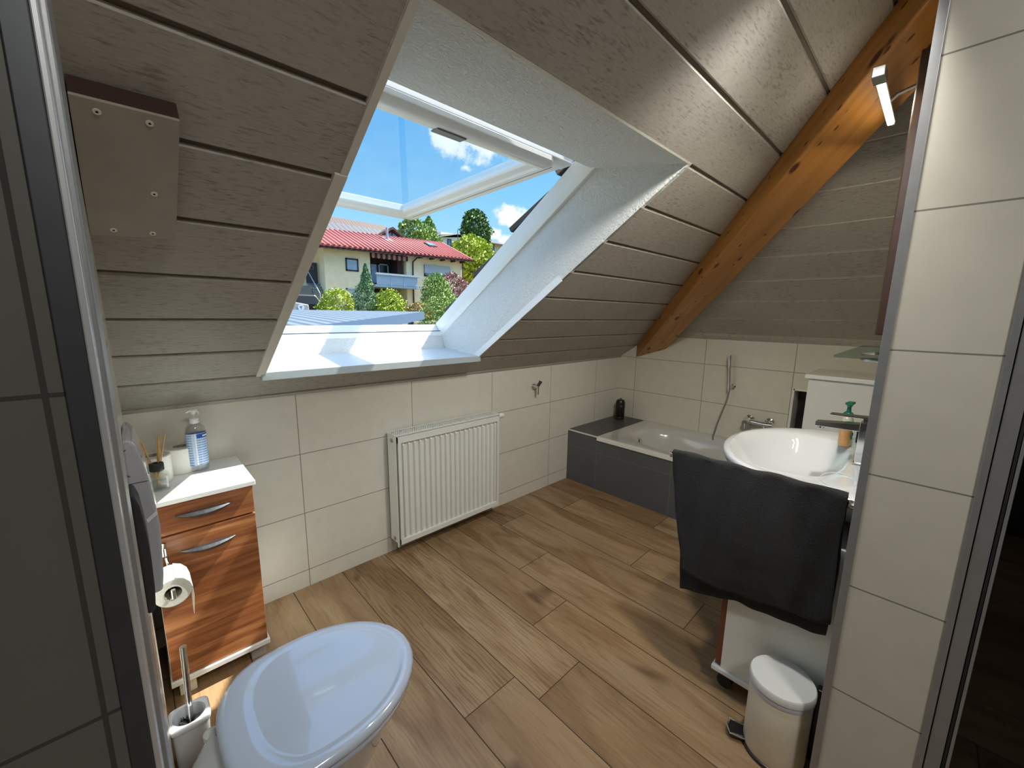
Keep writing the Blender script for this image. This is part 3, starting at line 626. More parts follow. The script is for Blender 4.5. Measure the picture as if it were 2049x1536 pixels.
for (nm, z0, z1, hz) in (('drawer', .621, .725, .682), ('door', .087, .615, .553)):
    w = MB().box(cx0 + .001, cx1 - .001, cyf, cyf + .016, z0, z1); d = w.build(nm, 'cabinet_wood', cb_, bevel=.0012)
    h = MB(); n = 14; top = []; bot = []; xs0, xs1 = -.484, -.327
    secs = []
    for i in range(n + 1):
        u = i / n; x = xs0 + (xs1 - xs0) * u; a = math.sin(PI * u) ** .8; dep = .004 + .020 * a; hh = .003 + .021 * a
        zt_ = hz + .001 + .0 * u
        secs.append([(x, cyf + .001, zt_), (x, cyf - dep * .7, zt_ + .0005), (x, cyf - dep, zt_ - hh * .35), (x, cyf - dep * .75, zt_ - hh * .8), (x, cyf + .001, zt_ - hh)])
    h.loft([[Vector(p_) for p_ in s_] for s_ in secs]); h.build('handle', 'handle_metal', d, smooth=True, angle=50)
for (x, y) in ((-.29, -.30), (-.51, -.305), (-.29, -.05), (-.51, -.05)):
    w = MB().box(x - .024, x + .024, y - .018, y + .018, .0, .067); w.build('foot', 'utility_grey' if x > -.4 else 'cream_edge', cb_, bevel=.002)

def toilet_roll(name, c, r, h, label, axis='z', group=None):
    t = thing(name, label, 'toilet roll', c if axis == 'z' else (c[0], c[1], c[2] - r), group)
    w = MB(); n = 36
    def pt(a, rr, k):
        if axis == 'z': return Vector(c) + Vector((rr * math.cos(a), rr * math.sin(a), k))
        return Vector(c) + Vector((rr * math.cos(a), k, rr * math.sin(a)))
    def rg(rr, k): return [pt(2 * PI * i / n, rr, k) for i in range(n)]
    ri = .021
    w.cur = 0; w.loft([rg(r - .003, 0), rg(r, .003), rg(r, h - .003), rg(r - .003, h)], False, False)
    w.cur = 1; w.loft([rg(ri, h), rg(r - .003, h)], False, False); w.loft([rg(r - .003, 0), rg(ri, 0)], False, False)
    w.build('paper', ['paper', 'paper_side'], t, smooth=True)
    w = MB(); w.loft([rg(ri, h + .0005), rg(ri, -.0005)], False, False); w.loft([rg(ri - .001, -.0005), rg(ri - .001, h + .0005)], False, False); w.build('core', 'cardboard', t, smooth=True)
    return t
toilet_roll('toilet_roll', (-.434, -.068, czt), .052, .098, 'white toilet roll standing upright behind the sanitiser bottle on the cabinet', group='spare toilet rolls on the cabinet')
toilet_roll('toilet_roll', (-.518, -.135, czt), .052, .098, 'white toilet roll standing upright behind the reed diffuser on the cabinet', group='spare toilet rolls on the cabinet')

# sanitiser bottle
bt = thing('sanitiser_bottle', 'clear pump bottle of hand sanitiser with blue and white label', 'bottle', (-.385, -.105, czt)); bc = (-.385, -.105, czt)
w = MB(); pr_ = [(.024, .0005), (.030, .004), (.0315, .012), (.0315, .155), (.028, .172), (.016, .186), (.013, .188), (.013, .195)]
w.lathe(pr_, bc, 32, 1, .72); w.build('bottle_body', 'clear_bottle', bt, smooth=True)
w = MB(); sec = []
for z in (.026, .150):
    sec.append([Vector(bc) + Vector((.0322 * math.cos(a), .0322 * .73 * math.sin(a), z)) for a in (math.radians(-175 + i * 10) for i in range(36))])
w.loft(sec, False, False, closed=False); w.build('label_sheet', 'bottle_label', bt, smooth=True)
w = MB(); sec = []
for z in (.132, .148):
    sec.append([Vector(bc) + Vector((.0326 * math.cos(a), .0326 * .74 * math.sin(a), z)) for a in (math.radians(-90 + i * 6) for i in range(15))])
w.loft(sec, False, False, closed=False); w.build('label_band', 'label_blue', bt, smooth=True)
w = MB(); sec = []
for z in (.028, .150):
    sec.append([Vector(bc) + Vector((.0327 * math.cos(a), .0327 * .745 * math.sin(a), z)) for a in (math.radians(-103 + i * 3) for i in range(4))])
w.loft(sec, False, False, closed=False); sec = []
for z in (.137, .143):
    for (a0, a1) in ((-52, -36), (-33, -28), (-25, -12)):
        pass
    sec.append([Vector(bc) + Vector((.0330 * math.cos(a), .0330 * .75 * math.sin(a), z)) for a in (math.radians(-58 + i * 5) for i in range(10))])
w.loft(sec, False, False, closed=False); w.build('label_print', 'label_white', bt)
w = MB().lathe([(.0135, .188), (.0145, .190), (.0145, .207), (.011, .210)], bc, 24); w.tube([Vector(bc) + Vector((0, 0, .208)), Vector(bc) + Vector((0, 0, .236))], .0035, 10)
w.lathe([(.0045, .222), (.008, .226), (.0085, .238), (.005, .242)], bc, 20); w.tube([Vector(bc) + Vector(v) for v in ((.012, .004, .238), (.0, 0, .238), (-.014, -.004, .238), (-.022, -.006, .233))], [.0045, .005, .0042, .003], 10)
w.tube([Vector(bc) + Vector(v) for v in ((.006, .0, .236), (.015, .004, .230), (.016, .004, .218))], [.003, .003, .0025], 8); w.build('pump', 'white_plastic', bt, smooth=True)
# reed diffuser
df = thing('reed_diffuser', 'square glass reed diffuser with black collar and pale reeds', 'diffuser', (-.510, -.222, czt)); dc = Vector((-.510, -.222, czt))
w = MB()
def sq(hw, z, k=.35):
    a = hw * k; return [dc + Vector(v) for v in ((-hw, -hw + a, z), (-hw + a, -hw, z), (hw - a, -hw, z), (hw, -hw + a, z), (hw, hw - a, z), (hw - a, hw, z), (-hw + a, hw, z), (-hw, hw - a, z))]
w.loft([sq(.029, .0005, .15), sq(.030, .003, .15), sq(.030, .050, .2), sq(.020, .062, .5), sq(.014, .066, .58), sq(.014, .074, .58)], True, False)
w.loft([list(reversed(sq(.025, .006, .2))), list(reversed(sq(.025, .048, .2))), list(reversed(sq(.012, .064, .58)))], True, False); w.build('flask', 'clear_glass', df)
w = MB(); w.loft([sq(.0235, .0075, .2), sq(.0235, .026, .2)]); w.build('perfume_oil', 'clear_bottle', df)
w = MB().lathe([(.0175, .066), (.020, .068), (.020, .090), (.0185, .093), (.010, .093), (.009, .08)], dc, 28, cap1=True); w.build('collar', 'cap_black', df, smooth=True)
for (ax, ay, hh) in ((-.045, .020, .168), (-.032, .035, .176), (-.028, .012, .172), (.012, .030, .185), (.018, .022, .180), (.022, .028, .176), (.034, .022, .186)):
    w = MB().tube([dc + Vector((-ax * .15, -ay * .15, .012)), dc + Vector((ax, ay, hh))], .0018, 6); w.build('reed_stick', 'reed', df)

# ================================================================== things on the left wall
wd_ = thing('paper_dispenser', 'glossy light grey wall dispenser with curved front and oval sight slot', 'dispenser', (xl(-.8), -.8, .74))
w = MB(); XW = xl(-.80)
prof = [(XW, 1.092), (-.556, 1.094), (-.548, 1.080), (-.540, 1.045), (-.534, 1.0), (-.529, .93), (-.5275, .89), (-.530, .84), (-.533, .78), (-.538, .742), (XW, .738)]
w.prism([(x, -.90, z) for x, z in prof], (0, .19, 0)); w.build('housing', 'grey_plastic', wd_, smooth=True, bevel=.005, seg=3, angle=30)
w = MB(); A = [(-.560 + .0085 * (1 - math.cos(a)) * 0 + .012 * math.sin(a) * -1, -.9015, 1.045 + .030 * math.cos(a)) for a in [math.radians(10 + i * 16) for i in range(11)]]
w.tube(A, .0006, 6); w.tube([(-.565, -.9012, 1.0), (-.536, -.9012, 1.0)], .0005, 5); w.build('sight_slot', 'shadow_gap', wd_)
w = MB().prism([(-.5475, -.902, .915), (-.5295, -.902, .93), (-.5285, -.902, .922), (-.546, -.902, .907)], (0, .01, 0)); w.build('tear_bar', 'white_lacquer', wd_)
dk = thing('soap_dispenser', 'dark grey rounded wall unit hanging in front of the light grey dispenser', 'dispenser', (xl(-1.0), -1.0, .76))
prof = [(-.5645, 1.003), (-.566, 1.010), (-.5585, 1.006), (-.5530, .985), (-.5500, .945), (-.5480, .895), (-.5482, .85), (-.5490, .805), (-.5520, .765), (-.5560, .757), (-.5645, .757)]
w = MB().prism([(x, -1.00, z) for x, z in prof], (0, .075, 0)); w.build('unit_body', 'dark_plastic', dk, smooth=True, bevel=.0035, seg=3, angle=30)
# toilet paper holder + roll
th_ = thing('paper_holder', 'chrome toilet roll holder on the left wall beside the cabinet', 'holder', (-.56, -.40, .58))
rc = Vector((-.517, -.50, .503))
w = MB(); w.tube([(xl(-.38), -.375, .585), (-.533, -.375, .585)], .006, 12); w.tube([(-.524, -.395, .572), (-.524, -.365, .600)], .009, 14); w.tube([(-.524, -.378, .592), (-.521, -.376, .612)], .006, 12)
w.tube([(-.522, -.375, .585), (-.518, -.377, .54), (-.517, -.39, .512), (-.517, -.43, .5035), (-.517, -.508, .5035)], .0055, 12); w.disc((xl(-.38) + .0005, -.375, .585), (1, 0, 0), .018, .005); w.build('holder_arm', 'chrome', th_, smooth=True)
w = MB().tube([(-.517, -.512, .490), (-.517, -.512, .518)], .006, 14); w.build('end_stop', 'chrome', th_, smooth=True)
tr_ = toilet_roll('toilet_roll', (rc.x, -.50, rc.z - .002), .046, .098, 'white toilet roll hanging on the chrome holder with a loose sheet', axis='y')
w = MB(); sec = []
for (x, z, y0, y1) in ((.010, .046, -.502, -.405), (.028, .037, -.502, -.405), (.042, .019, -.502, -.405), (.0475, -.002, -.502, -.408), (.0485, -.03, -.502, -.415), (.046, -.06, -.502, -.43), (.044, -.085, -.500, -.46), (.043, -.098, -.498, -.488)):
    sec.append([Vector((rc.x + x, y0, rc.z + z)), Vector((rc.x + x, y1, rc.z + z)), Vector((rc.x + x - .001, y1, rc.z + z)), Vector((rc.x + x - .001, y0, rc.z + z))])
w.loft(sec); w.build('loose_sheet', 'paper', tr_, smooth=True)

# ================================================================== toilet and brush
tl = thing('toilet', 'white wall mounted toilet with closed recessed lid in the foreground', 'toilet', (-.3, -1.065, 0))
ty = -1.062
def egg(x0, x1, wd, z, n=40, sq_=.0, yc=ty, back=1.0):
    """outline from the hinge side x0 to the tip x1, width wd"""
    out = []
    for i in range(n):
        a = 2 * PI * i / n; cx = math.cos(a); sy = math.sin(a); L = x1 - x0; xm = x0 + L * .44
        if cx >= 0: x = xm + (x1 - xm) * cx; y = wd / 2 * sy
        else:
            e_ = 2.0 / 3.6; x = xm - (xm - x0) * abs(cx) ** e_; y = wd / 2 * (1 if sy >= 0 else -1) * abs(sy) ** (2.0 / 3.6) * (1 - .26 * abs(cx) ** 2.5)
        out.append(Vector((x, yc + y, z)))
    return out
w = MB(); w.loft([egg(-.563, -.22, .20, .10), egg(-.563, -.17, .22, .16), egg(-.563, -.11, .27, .26), egg(-.545, -.08, .32, .34), egg(-.500, -.070, .352, .388)]); w.build('bowl', 'ceramic', tl, smooth=True, angle=60)
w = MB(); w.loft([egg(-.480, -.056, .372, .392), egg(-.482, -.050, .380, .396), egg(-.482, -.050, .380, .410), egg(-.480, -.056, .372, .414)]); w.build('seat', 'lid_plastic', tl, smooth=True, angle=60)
w = MB()
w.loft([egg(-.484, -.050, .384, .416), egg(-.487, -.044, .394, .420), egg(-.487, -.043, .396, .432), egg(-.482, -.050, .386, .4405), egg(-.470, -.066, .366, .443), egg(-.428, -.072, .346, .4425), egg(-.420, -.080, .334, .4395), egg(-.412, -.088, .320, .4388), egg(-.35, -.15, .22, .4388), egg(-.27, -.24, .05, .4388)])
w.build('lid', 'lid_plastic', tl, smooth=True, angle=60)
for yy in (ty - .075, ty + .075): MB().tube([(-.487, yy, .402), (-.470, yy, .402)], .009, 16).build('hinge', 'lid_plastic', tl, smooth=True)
w = MB().lathe([(.0, 0), (.012, 0), (.016, .004), (.016, .016), (.010, .022), (.001, .023)], (-.492, -.944, .350), 24); w.build('fixing_cap', 'cream_edge', tl, smooth=True)
w = MB().tube([(-.30, ty, .0), (-.30, ty, .12)], .08, 32); w.build('pedestal', 'ceramic', tl, smooth=True)

bh = thing('brush_holder', 'white square brush holder with oval opening beside the toilet', 'brush holder', (-.525, -.62, 0)); hc = Vector((-.522, -.605, 0))
def rect(hx, hy, z, n=40, p=5.0):
    out = []
    for i in range(n):
        a = 2 * PI * i / n; c_, s_ = math.cos(a), math.sin(a); out.append(hc + Vector((hx * (1 if c_ > 0 else -1) * abs(c_) ** (2 / p), hy * (1 if s_ > 0 else -1) * abs(s_) ** (2 / p), z)))
    return out
def ell(hx, hy, z, n=40): return [hc + Vector((hx * math.cos(2 * PI * i / n), hy * math.sin(2 * PI * i / n), z)) for i in range(n)]
w = MB(); w.loft([rect(.049, .047, .140), rect(.050, .048, .144), rect(.050, .048, .154), rect(.046, .044, .158), ell(.040, .038, .157), ell(.038, .036, .152), ell(.035, .033, .10), ell(.032, .029, .02)], False, True); w.build('tray_top', 'ceramic', bh, smooth=True, angle=50)
w = MB(); w.loft([rect(.040, .038, .0005), rect(.042, .040, .006), rect(.046, .044, .139)], True, False); w.build('holder_body', 'ceramic', bh, smooth=True)
br = thing('toilet_brush', 'toilet brush with chrome handle and dark bristles standing in its holder', 'toilet brush', (-.522, -.605, .03))
w = MB().tube([hc + Vector((.002, 0, .05)), hc + Vector((.004, .006, .22)), hc + Vector((.008, .012, .375))], [.0075, .0075, .0085], 20); w.build('brush_handle', 'chrome', br, smooth=True)
w = MB()
for i in range(1500):
    a = random.uniform(0, 2 * PI); z = random.uniform(.05, .122); r = random.uniform(.020, .029); d = Vector((math.cos(a), math.sin(a), random.uniform(-.1, .6))).normalized()
    p0 = hc + Vector((math.cos(a) * .005, math.sin(a) * .005, z)); p1 = p0 + d * r; s_ = d.orthogonal().normalized() * .0009; w.add([p0 - s_, p0 + s_, p1 + s_, p1 - s_], [(0, 1, 2, 3)])
w.build('bristles', 'black_plastic', br)

# ================================================================== radiator and tap on the front wall
rx0, rx1, ryf, ryb, rz0, rz1 = .432, 1.172, -.118, -.022, .083, .718
rd = thing('radiator', 'white ribbed panel radiator on the tiled wall below the skylight', 'radiator', (.8, -.02, .08))
w = MB(); x = rx0 + .012; pts = []
zb0, zb1 = rz0 + .006, rz1 - .012
n = 20; pitch = (rx1 - rx0 - .05) / n
w.box(rx0 + .012, rx1 - .010, ryf + .016, ryf + .026, zb0, zb1)
w.box(rx0 + .012, rx1 - .010, ryf, ryf + .0165, zb0, zb0 + .028); w.box(rx0 + .012, rx1 - .010, ryf, ryf + .0165, zb1 - .034, zb1)
for (b0, b1) in ((rx0 + .012, rx0 + .030), (rx1 - .026, rx1 - .010)): w.box(b0, b1, ryf + .0001, ryf + .0165, zb0 + .001, zb1 - .001)
for i in range(n):
    xa = rx0 + .028 + i * pitch; hw = pitch * .13; xm = xa + pitch * .5
    R0 = lambda z, k, o: [Vector((xm - hw * k - .003, ryf + .0165, z)), Vector((xm - hw * k, ryf - o, z)), Vector((xm + hw * k, ryf - o, z)), Vector((xm + hw * k + .003, ryf + .0165, z))]
    w.loft([R0(zb0 + .028, 1, -.0155), R0(zb0 + .045, 1, .001), R0(zb1 - .050, 1, .001), R0(zb1 - .034, 1, -.0155)])
w.build('front_panel', 'radiator_enamel', rd, bevel=.0012)
w = MB(); w.prism([(rx0, ryf + .006, rz0 + .012), (rx0, ryb, rz0 + .012), (rx0, ryb, rz1), (rx0, ryf + .006, rz1)], (.003, 0, 0)); w.box(rx0 - .002, rx0 + .002, ryf + .003, ryf + .018, rz0 - .006, rz1); w.build('side_cover', 'radiator_enamel', rd, bevel=.001); w = MB(); w.prism([(rx1 - .003, ryf + .006, rz0 + .012), (rx1 - .003, ryb, rz0 + .012), (rx1 - .003, ryb, rz1), (rx1 - .003, ryf + .006, rz1)], (.003, 0, 0)); w.build('side_cover', 'radiator_enamel', rd, bevel=.001)
w = MB(); w.box(rx0, rx1, ryf + .004, ryf + .010, rz1 - .006, rz1 + .002); w.box(rx0, rx1, ryb - .004, ryb, rz1 - .006, rz1 + .002)
nn = 64
for i in range(nn + 1):
    x = rx0 + (rx1 - rx0) * i / nn; w.box(x - .0022, x + .0022, ryf + .01, ryb, rz1 - .004, rz1 + .001)
for y in (-.090, -.070, -.050): w.box(rx0, rx1, y - .003, y + .003, rz1 - .004, rz1 + .001)
w.build('top_grille', 'radiator_enamel', rd)
w = MB().box(rx0 + .01, rx1 - .01, ryb - .016, ryb - .002, rz0 + .01, rz1 - .02); w.build('rear_panel', 'radiator_gap', rd)
w = MB().box(rx0 + .02, rx1 - .02, ryf + .030, ryb - .02, rz0 + .05, rz1 - .03); w.build('fins', 'radiator_gap', rd)
w = MB(); w.tube([(rx1 - .01, -.07, .690), (rx1 + .025, -.07, .690)], .008, 14); w.tube([(rx1 + .012, -.07, .690), (rx1 + .024, -.07, .690), (rx1 + .028, -.07, .690), (rx1 + .045, -.07, .690), (rx1 + .050, -.07, .690), (rx1 + .064, -.07, .690)], [.012, .013, .016, .016, .018, .016], 18); w.build('valve_knob', 'white_plastic', rd, smooth=True)
for z in (.683, .115):
    w = MB().tube([(rx0 - .004, -.07, z), (rx0 + .012, -.07, z)], .011, 18); w.tube([(rx0 - .006, -.07, z), (rx0 - .003, -.07, z)], .005, 6); w.build('plug', 'brushed', rd, smooth=True)
for xx in (.55, 1.02): MB().box(xx, xx + .03, ryb - .004, -.0005, .1, .68).build('wall_bracket', 'radiator_enamel', rd)

tp = thing('outlet_tap', 'small chrome outlet tap on the front wall tiles near the tub', 'tap', (1.605, -.002, .83))
w = MB(); w.disc((1.603, -.0005, .835), (0, -1, 0), .022, .006); w.tube([(1.603, -.004, .835), (1.603, -.052, .835)], [.010, .010], 16); w.tube([(1.603, -.022, .835), (1.603, -.03, .835)], .014, 8)
w.tube([(1.603, -.045, .840), (1.601, -.050, .80), (1.601, -.051, .782)], [.010, .008, .007], 14); w.build('tap_body', 'chrome', tp, smooth=True)
w = MB().tube([(1.605, -.046, .842), (1.617, -.050, .862), (1.626, -.054, .878)], [.009, .011, .013], 8); w.build('tap_handle', 'alu_dark', tp, smooth=True)

# ================================================================== bathtub
TX = 2.03; ZD = .428
sd = thing('tub_surround', 'dark grey tiled bath surround with a tiled corner deck', 'bath surround', (2.3, -.6, 0))
w = MB().box(TX, TX + .02, -1.49, -.0015, 0, ZD - .012); w.box(TX + .0, XE - .0015, -1.491, -1.471, 0, ZD - .012); w.build('front_tiles', 'tile_anthracite', sd)
w = MB().box(TX + .001, XE - .0015, -.288, -.0015, ZD - .014, ZD); w.build('deck_tiles', 'tile_anthracite_top', sd)
w = MB().box(TX - .0025, TX + .0085, -.29, -.0015, ZD - .007, ZD + .0015); w.box(TX - .0025, TX + .003, -.0045, -.0015, 0, ZD); w.build('edge_profile', 'cream_edge', sd)
tb = thing('bathtub', 'grey white bathtub built in along the right wall with a pale rim edge', 'bathtub', (2.4, -1.1, .1))
RZ = .432; ty0, ty1 = -1.492, -.292; tcx, tcy = 2.405, -.905; n = 64
def sup(hx, hy, z, p=2.0, cx_=tcx, cy_=tcy):
    out = []
    for i in range(n):
        a = 2 * PI * i / n; c_, s_ = math.cos(a), math.sin(a); out.append(Vector((cx_ + hx * (1 if c_ >= 0 else -1) * abs(c_) ** (2 / p), cy_ + hy * (1 if s_ >= 0 else -1) * abs(s_) ** (2 / p), z)))
    return out
def clampR(r, z):
    return [Vector((min(XE - .002, max(TX - .008, v.x)), min(ty1, max(ty0, v.y)), z)) for v in r]
outer = []
for i in range(n):
    a = 2 * PI * i / n; c_, s_ = math.cos(a), math.sin(a); m_ = max(abs(c_), abs(s_)); hx = (XE - .002 - (TX - .008)) / 2; hy = (ty1 - ty0) / 2
    outer.append(Vector(((XE - .002 + TX - .008) / 2 + hx * c_ / m_, (ty0 + ty1) / 2 + hy * s_ / m_, RZ)))
w = MB(); w.loft([outer, sup(.305, .515, RZ - .002, 2.4), sup(.295, .500, RZ - .010, 2.4), sup(.27, .470, RZ - .05, 2.3), sup(.245, .43, RZ - .20, 2.3), sup(.22, .39, RZ - .32, 2.3), sup(.17, .32, RZ - .36, 2.3), sup(.05, .15, RZ - .368, 2.2)], False, True)
for f_ in range(len(w.f)): w.f[f_] = tuple(reversed(w.f[f_]))
w.build('tub_shell', 'acrylic_tub', tb, smooth=True, angle=45)
w = MB().box(TX - .0095, TX + .006, ty0, ty1, RZ - .032, RZ + .0003); w.build('rim_edge', 'tub_edge', tb, bevel=.003)
w = MB(); oc = Vector((tcx - .06, -.474, .365)); w.disc(oc, (0, -1, .25), .030, .014, 28); w.disc(oc + Vector((0, -.014, .003)), (0, -1, .25), .024, .012, 6); w.build('overflow_knob', 'chrome', tb, smooth=True)
cn = thing('black_canister', 'black cylindrical canister in the corner on the tub deck', 'canister', (2.66, -.10, ZD))
w = MB().lathe([(.036, .0), (.040, .004), (.040, .02), (.0385, .022), (.041, .03), (.041, .15), (.038, .165), (.030, .178), (.010, .181), (.001, .181)], (2.66, -.10, ZD), 32); w.build('canister_body', 'black_plastic', cn, smooth=True)
w = MB().disc((2.66 - .030, -.10 - .030, ZD + .125), (-1, -1, .1), .008, .002, 14); w.build('button', 'grille_grey', cn)
w = MB(); w.tube([(2.65, -.10, ZD + .178), (2.65, -.10, ZD + .19), (2.67, -.10, ZD + .19), (2.67, -.10, ZD + .178)], .003, 8); w.build('loop', 'black_plastic', cn)
# hand shower, hose, mixer
hs = thing('hand_shower', 'slim chrome hand shower in its wall bracket above the tub', 'hand shower', (2.75, -.97, .80))
w = MB().tube([(2.722, -.957, 1.078), (2.722, -.958, 1.072), (2.722, -.966, .985), (2.722, -.967, .97), (2.722, -.975, .86), (2.722, -.978, .80)], [.0130, .0135, .0135, .0105, .0105, .0075], 20); w.build('shower_wand', 'chrome', hs, smooth=True)
w = MB().tube([(XE - .0005, -.985, .838), (XE - .006, -.985, .838), (XE - .008, -.985, .838), (2.735, -.982, .838)], [.020, .020, .011, .011], 20); w.tube([(2.722, -.976, .852), (2.722, -.978, .822)], .0145, 18); w.build('wall_bracket', 'chrome', hs, smooth=True)
w = MB(); hp = [(2.722, -.978, .80), (2.720, -.972, .74), (2.712, -.952, .66), (2.706, -.928, .56), (2.700, -.912, .47), (2.700, -.905, .44), (2.698, -.915, .405), (2.705, -.955, .395), (2.715, -1.04, .42), (2.730, -1.13, .53), (2.735, -1.145, .585)]
def catmull(ps, k=8):
    ps = [Vector(p_) for p_ in ps]; q = [ps[0]] + ps + [ps[-1]]; out = []
    for i in range(1, len(q) - 2):
        for j in range(k):
            t_ = j / k; out.append(.5 * ((2 * q[i]) + (-q[i-1] + q[i+1]) * t_ + (2*q[i-1] - 5*q[i] + 4*q[i+1] - q[i+2]) * t_**2 + (-q[i-1] + 3*q[i] - 3*q[i+1] + q[i+2]) * t_**3))
    out.append(ps[-1]); return out
hpts = catmull(hp, 14); w.tube(hpts, [.0062 if i % 2 else .0054 for i in range(len(hpts))], 10); w.build('hose', 'brushed', hs, smooth=True)
mxr = thing('bath_mixer', 'chrome two knob bath mixer on the right wall over the tub', 'mixer tap', (2.75, -1.17, .60))
w = MB()
for yy in (-1.125, -1.255): w.tube([(XE - .0005, yy, .612), (XE - .010, yy, .612), (XE - .014, yy, .612), (2.735, yy, .606)], [.030, .030, .016, .016], 22)
w.tube([(2.725, -1.10, .604), (2.725, -1.16, .604), (2.725, -1.22, .600), (2.725, -1.262, .602)], [.019, .017, .015, .018], 20); w.tube([(2.725, -1.235, .60), (2.720, -1.238, .565)], [.011, .009], 14); w.build('mixer_body', 'chrome', mxr, smooth=True)
w = MB().tube([(2.735, -1.125, .606), (2.71, -1.122, .600), (2.685, -1.120, .594)], [.024, .027, .022], 20); w.tube([(2.685, -1.12, .590), (2.672, -1.125, .556)], [.006, .0045], 10); w.build('lever', 'chrome', mxr, smooth=True)
w = MB().tube([(2.725, -1.262, .602), (2.725, -1.285, .602)], .020, 18); w.build('temperature_knob', 'chrome', mxr, smooth=True)

# ================================================================== tall cabinet by the end wall
tc_ = thing('white_cabinet', 'plain white cabinet with grey beige top in the far corner behind the basin', 'cabinet', (2.58, -1.72, 0))
w = MB().box(2.40, XE - .006, -1.92, -1.512, .0, 1.005); w.build('carcass', 'white_melamine', tc_, bevel=.002)
w = MB().box(2.383, XE - .004, -1.93, -1.495, 1.005, 1.026); w.build('top', 'white_lacquer', tc_, bevel=.0015)
w = MB().box(2.385, XE - .006, -1.929, -1.497, 1.026, 1.0285); w.build('top_surface', 'trim_grey', tc_)

# ================================================================== washbasin, vanity, tap
ba = thing('washbasin', 'oval white ceramic washbasin with soap ledges over the vanity', 'washbasin', (1.31, -1.8, .7)); n = 72
bx, by = 1.315, -1.80
def bell(hx, hy, z, cx_=bx, cy_=by, p=2.0, lim=-1.936):
    out = []
    for i in range(n):
        a = 2 * PI * i / n; c_, s_ = math.cos(a), math.sin(a); pp = p if s_ >= 0 else 3.0
        out.append(Vector((cx_ + hx * (1 if c_ >= 0 else -1) * abs(c_) ** (2 / pp), max(lim, cy_ + hy * (1 if s_ >= 0 else -1) * abs(s_) ** (2 / pp)), z)))
    return out
BZ = .855
w = MB(); w.loft([bell(.22, .20, .70), bell(.32, .27, .745), bell(.395, .325, .795), bell(.418, .342, .815), bell(.428, .350, .835), bell(.428, .350, .848), bell(.422, .345, .8545), bell(.405, .33, BZ + .001),
    bell(.305, .195, BZ - .002, bx - .015, -1.665), bell(.290, .180, BZ - .010, bx - .015, -1.665), bell(.265, .165, BZ - .04, bx - .015, -1.672), bell(.215, .135, BZ - .10, bx - .015, -1.68), bell(.13, .08, BZ - .132, bx - .015, -1.69), bell(.03, .025, BZ - .138, bx - .015, -1.69)])
w.build('basin_bowl', 'ceramic', ba, smooth=True, angle=60)
w = MB(); w.disc((bx - .015, -1.69, BZ - .1385), (0, 0, 1), .024, .004); w.build('drain_ring', 'chrome', ba, smooth=True)
w = MB()
for dx in (-.27, .27):
    pts = [Vector((bx + dx + .075 * math.cos(a), -1.855 + .045 * math.sin(a), BZ + .0005)) for a in [2 * PI * i / 28 for i in range(29)]]
    w = MB().tube(pts, .0014, 8, caps=False); w.build('soap_ledge_rim', 'ceramic', ba, smooth=True)
va = thing('vanity_cabinet', 'white sided vanity cabinet with brown front on castors under the washbasin', 'cabinet', (1.3, -1.77, 0))
vy = -1.622
w = MB().box(.912, 1.70, -1.93, vy, .092, .690); w.build('carcass', 'white_melamine', va, bevel=.0015)
w = MB().box(.914, 1.30, vy + .001, vy + .019, .098, .69); w.build('door', 'vanity_wood', va, bevel=.001)
w = MB().box(1.304, 1.698, vy + .001, vy + .019, .098, .69); w.build('door', 'vanity_wood', va, bevel=.001)
w = MB().box(.903, 1.712, -1.932, vy + .028, .074, .091); w.build('base_board', 'white_lacquer', va, bevel=.002)
for (x, y) in ((.945, vy - .012), (1.66, vy - .012), (.945, -1.89), (1.66, -1.89)):
    w = MB().tube([(x - .012, y, .026), (x + .012, y, .026)], .0255, 20); w.box(x - .014, x + .014, y - .014, y + .014, .048, .074); w.build('castor', 'rubber', va, smooth=True)
ft = thing('basin_faucet', 'square chrome single lever faucet on the washbasin', 'faucet', (1.30, -1.89, BZ)); fx = 1.29
w = MB(); w.box(fx - .026, fx + .026, -1.915, -1.863, BZ + .001, BZ + .006); w.box(fx - .022, fx + .022, -1.911, -1.867, BZ + .006, 1.005); w.prism([(fx - .02, -1.88, .972), (fx - .02, -1.88, 1.0), (fx - .02, -1.742, .984), (fx - .02, -1.742, .968)], (.04, 0, 0)); w.build('spout', 'chrome', ft, bevel=.0015)
w = MB(); w.tube([(fx, -1.758, .968), (fx, -1.758, .960)], .010, 14); w.build('aerator', 'chrome', ft, smooth=True)
w = MB(); w.box(fx - .018, fx + .018, -1.908, -1.872, 1.006, 1.020); w.prism([(fx - .018, -1.905, 1.018), (fx - .018, -1.905, 1.026), (fx - .018, -1.78, 1.020), (fx - .018, -1.78, 1.015)], (.036, 0, 0)); w.build('lever', 'chrome', ft, bevel=.0015)
sb = thing('soap_bottle', 'peach coloured liquid soap bottle with green pump on the basin edge', 'bottle', (1.51, -1.808, BZ)); sc_ = (1.51, -1.808, BZ + .0015)
w = MB(); w.lathe([(.022, 0), (.026, .004), (.027, .02), (.027, .085)], sc_, 28, 1.1, .75); w.build('soap_body', 'soap_peach', sb, smooth=True)
w = MB(); w.lathe([(.0272, .085), (.026, .105), (.018, .120), (.010, .126)], sc_, 28, 1.1, .75); w.build('clear_shoulder', 'soap_clear', sb, smooth=True)
w = MB(); w.lathe([(.019, .121), (.020, .124), (.014, .134), (.008, .138), (.006, .156), (.010, .164), (.012, .168)], sc_, 20); w.prism([Vector(sc_) + Vector((-.022, -.010, .168)), Vector(sc_) + Vector((.026, -.014, .168)), Vector(sc_) + Vector((.026, .006, .168)), Vector(sc_) + Vector((-.022, .012, .168))], (0, 0, .008)); w.build('pump', 'green_pump', sb, smooth=True, angle=30)
w = MB()
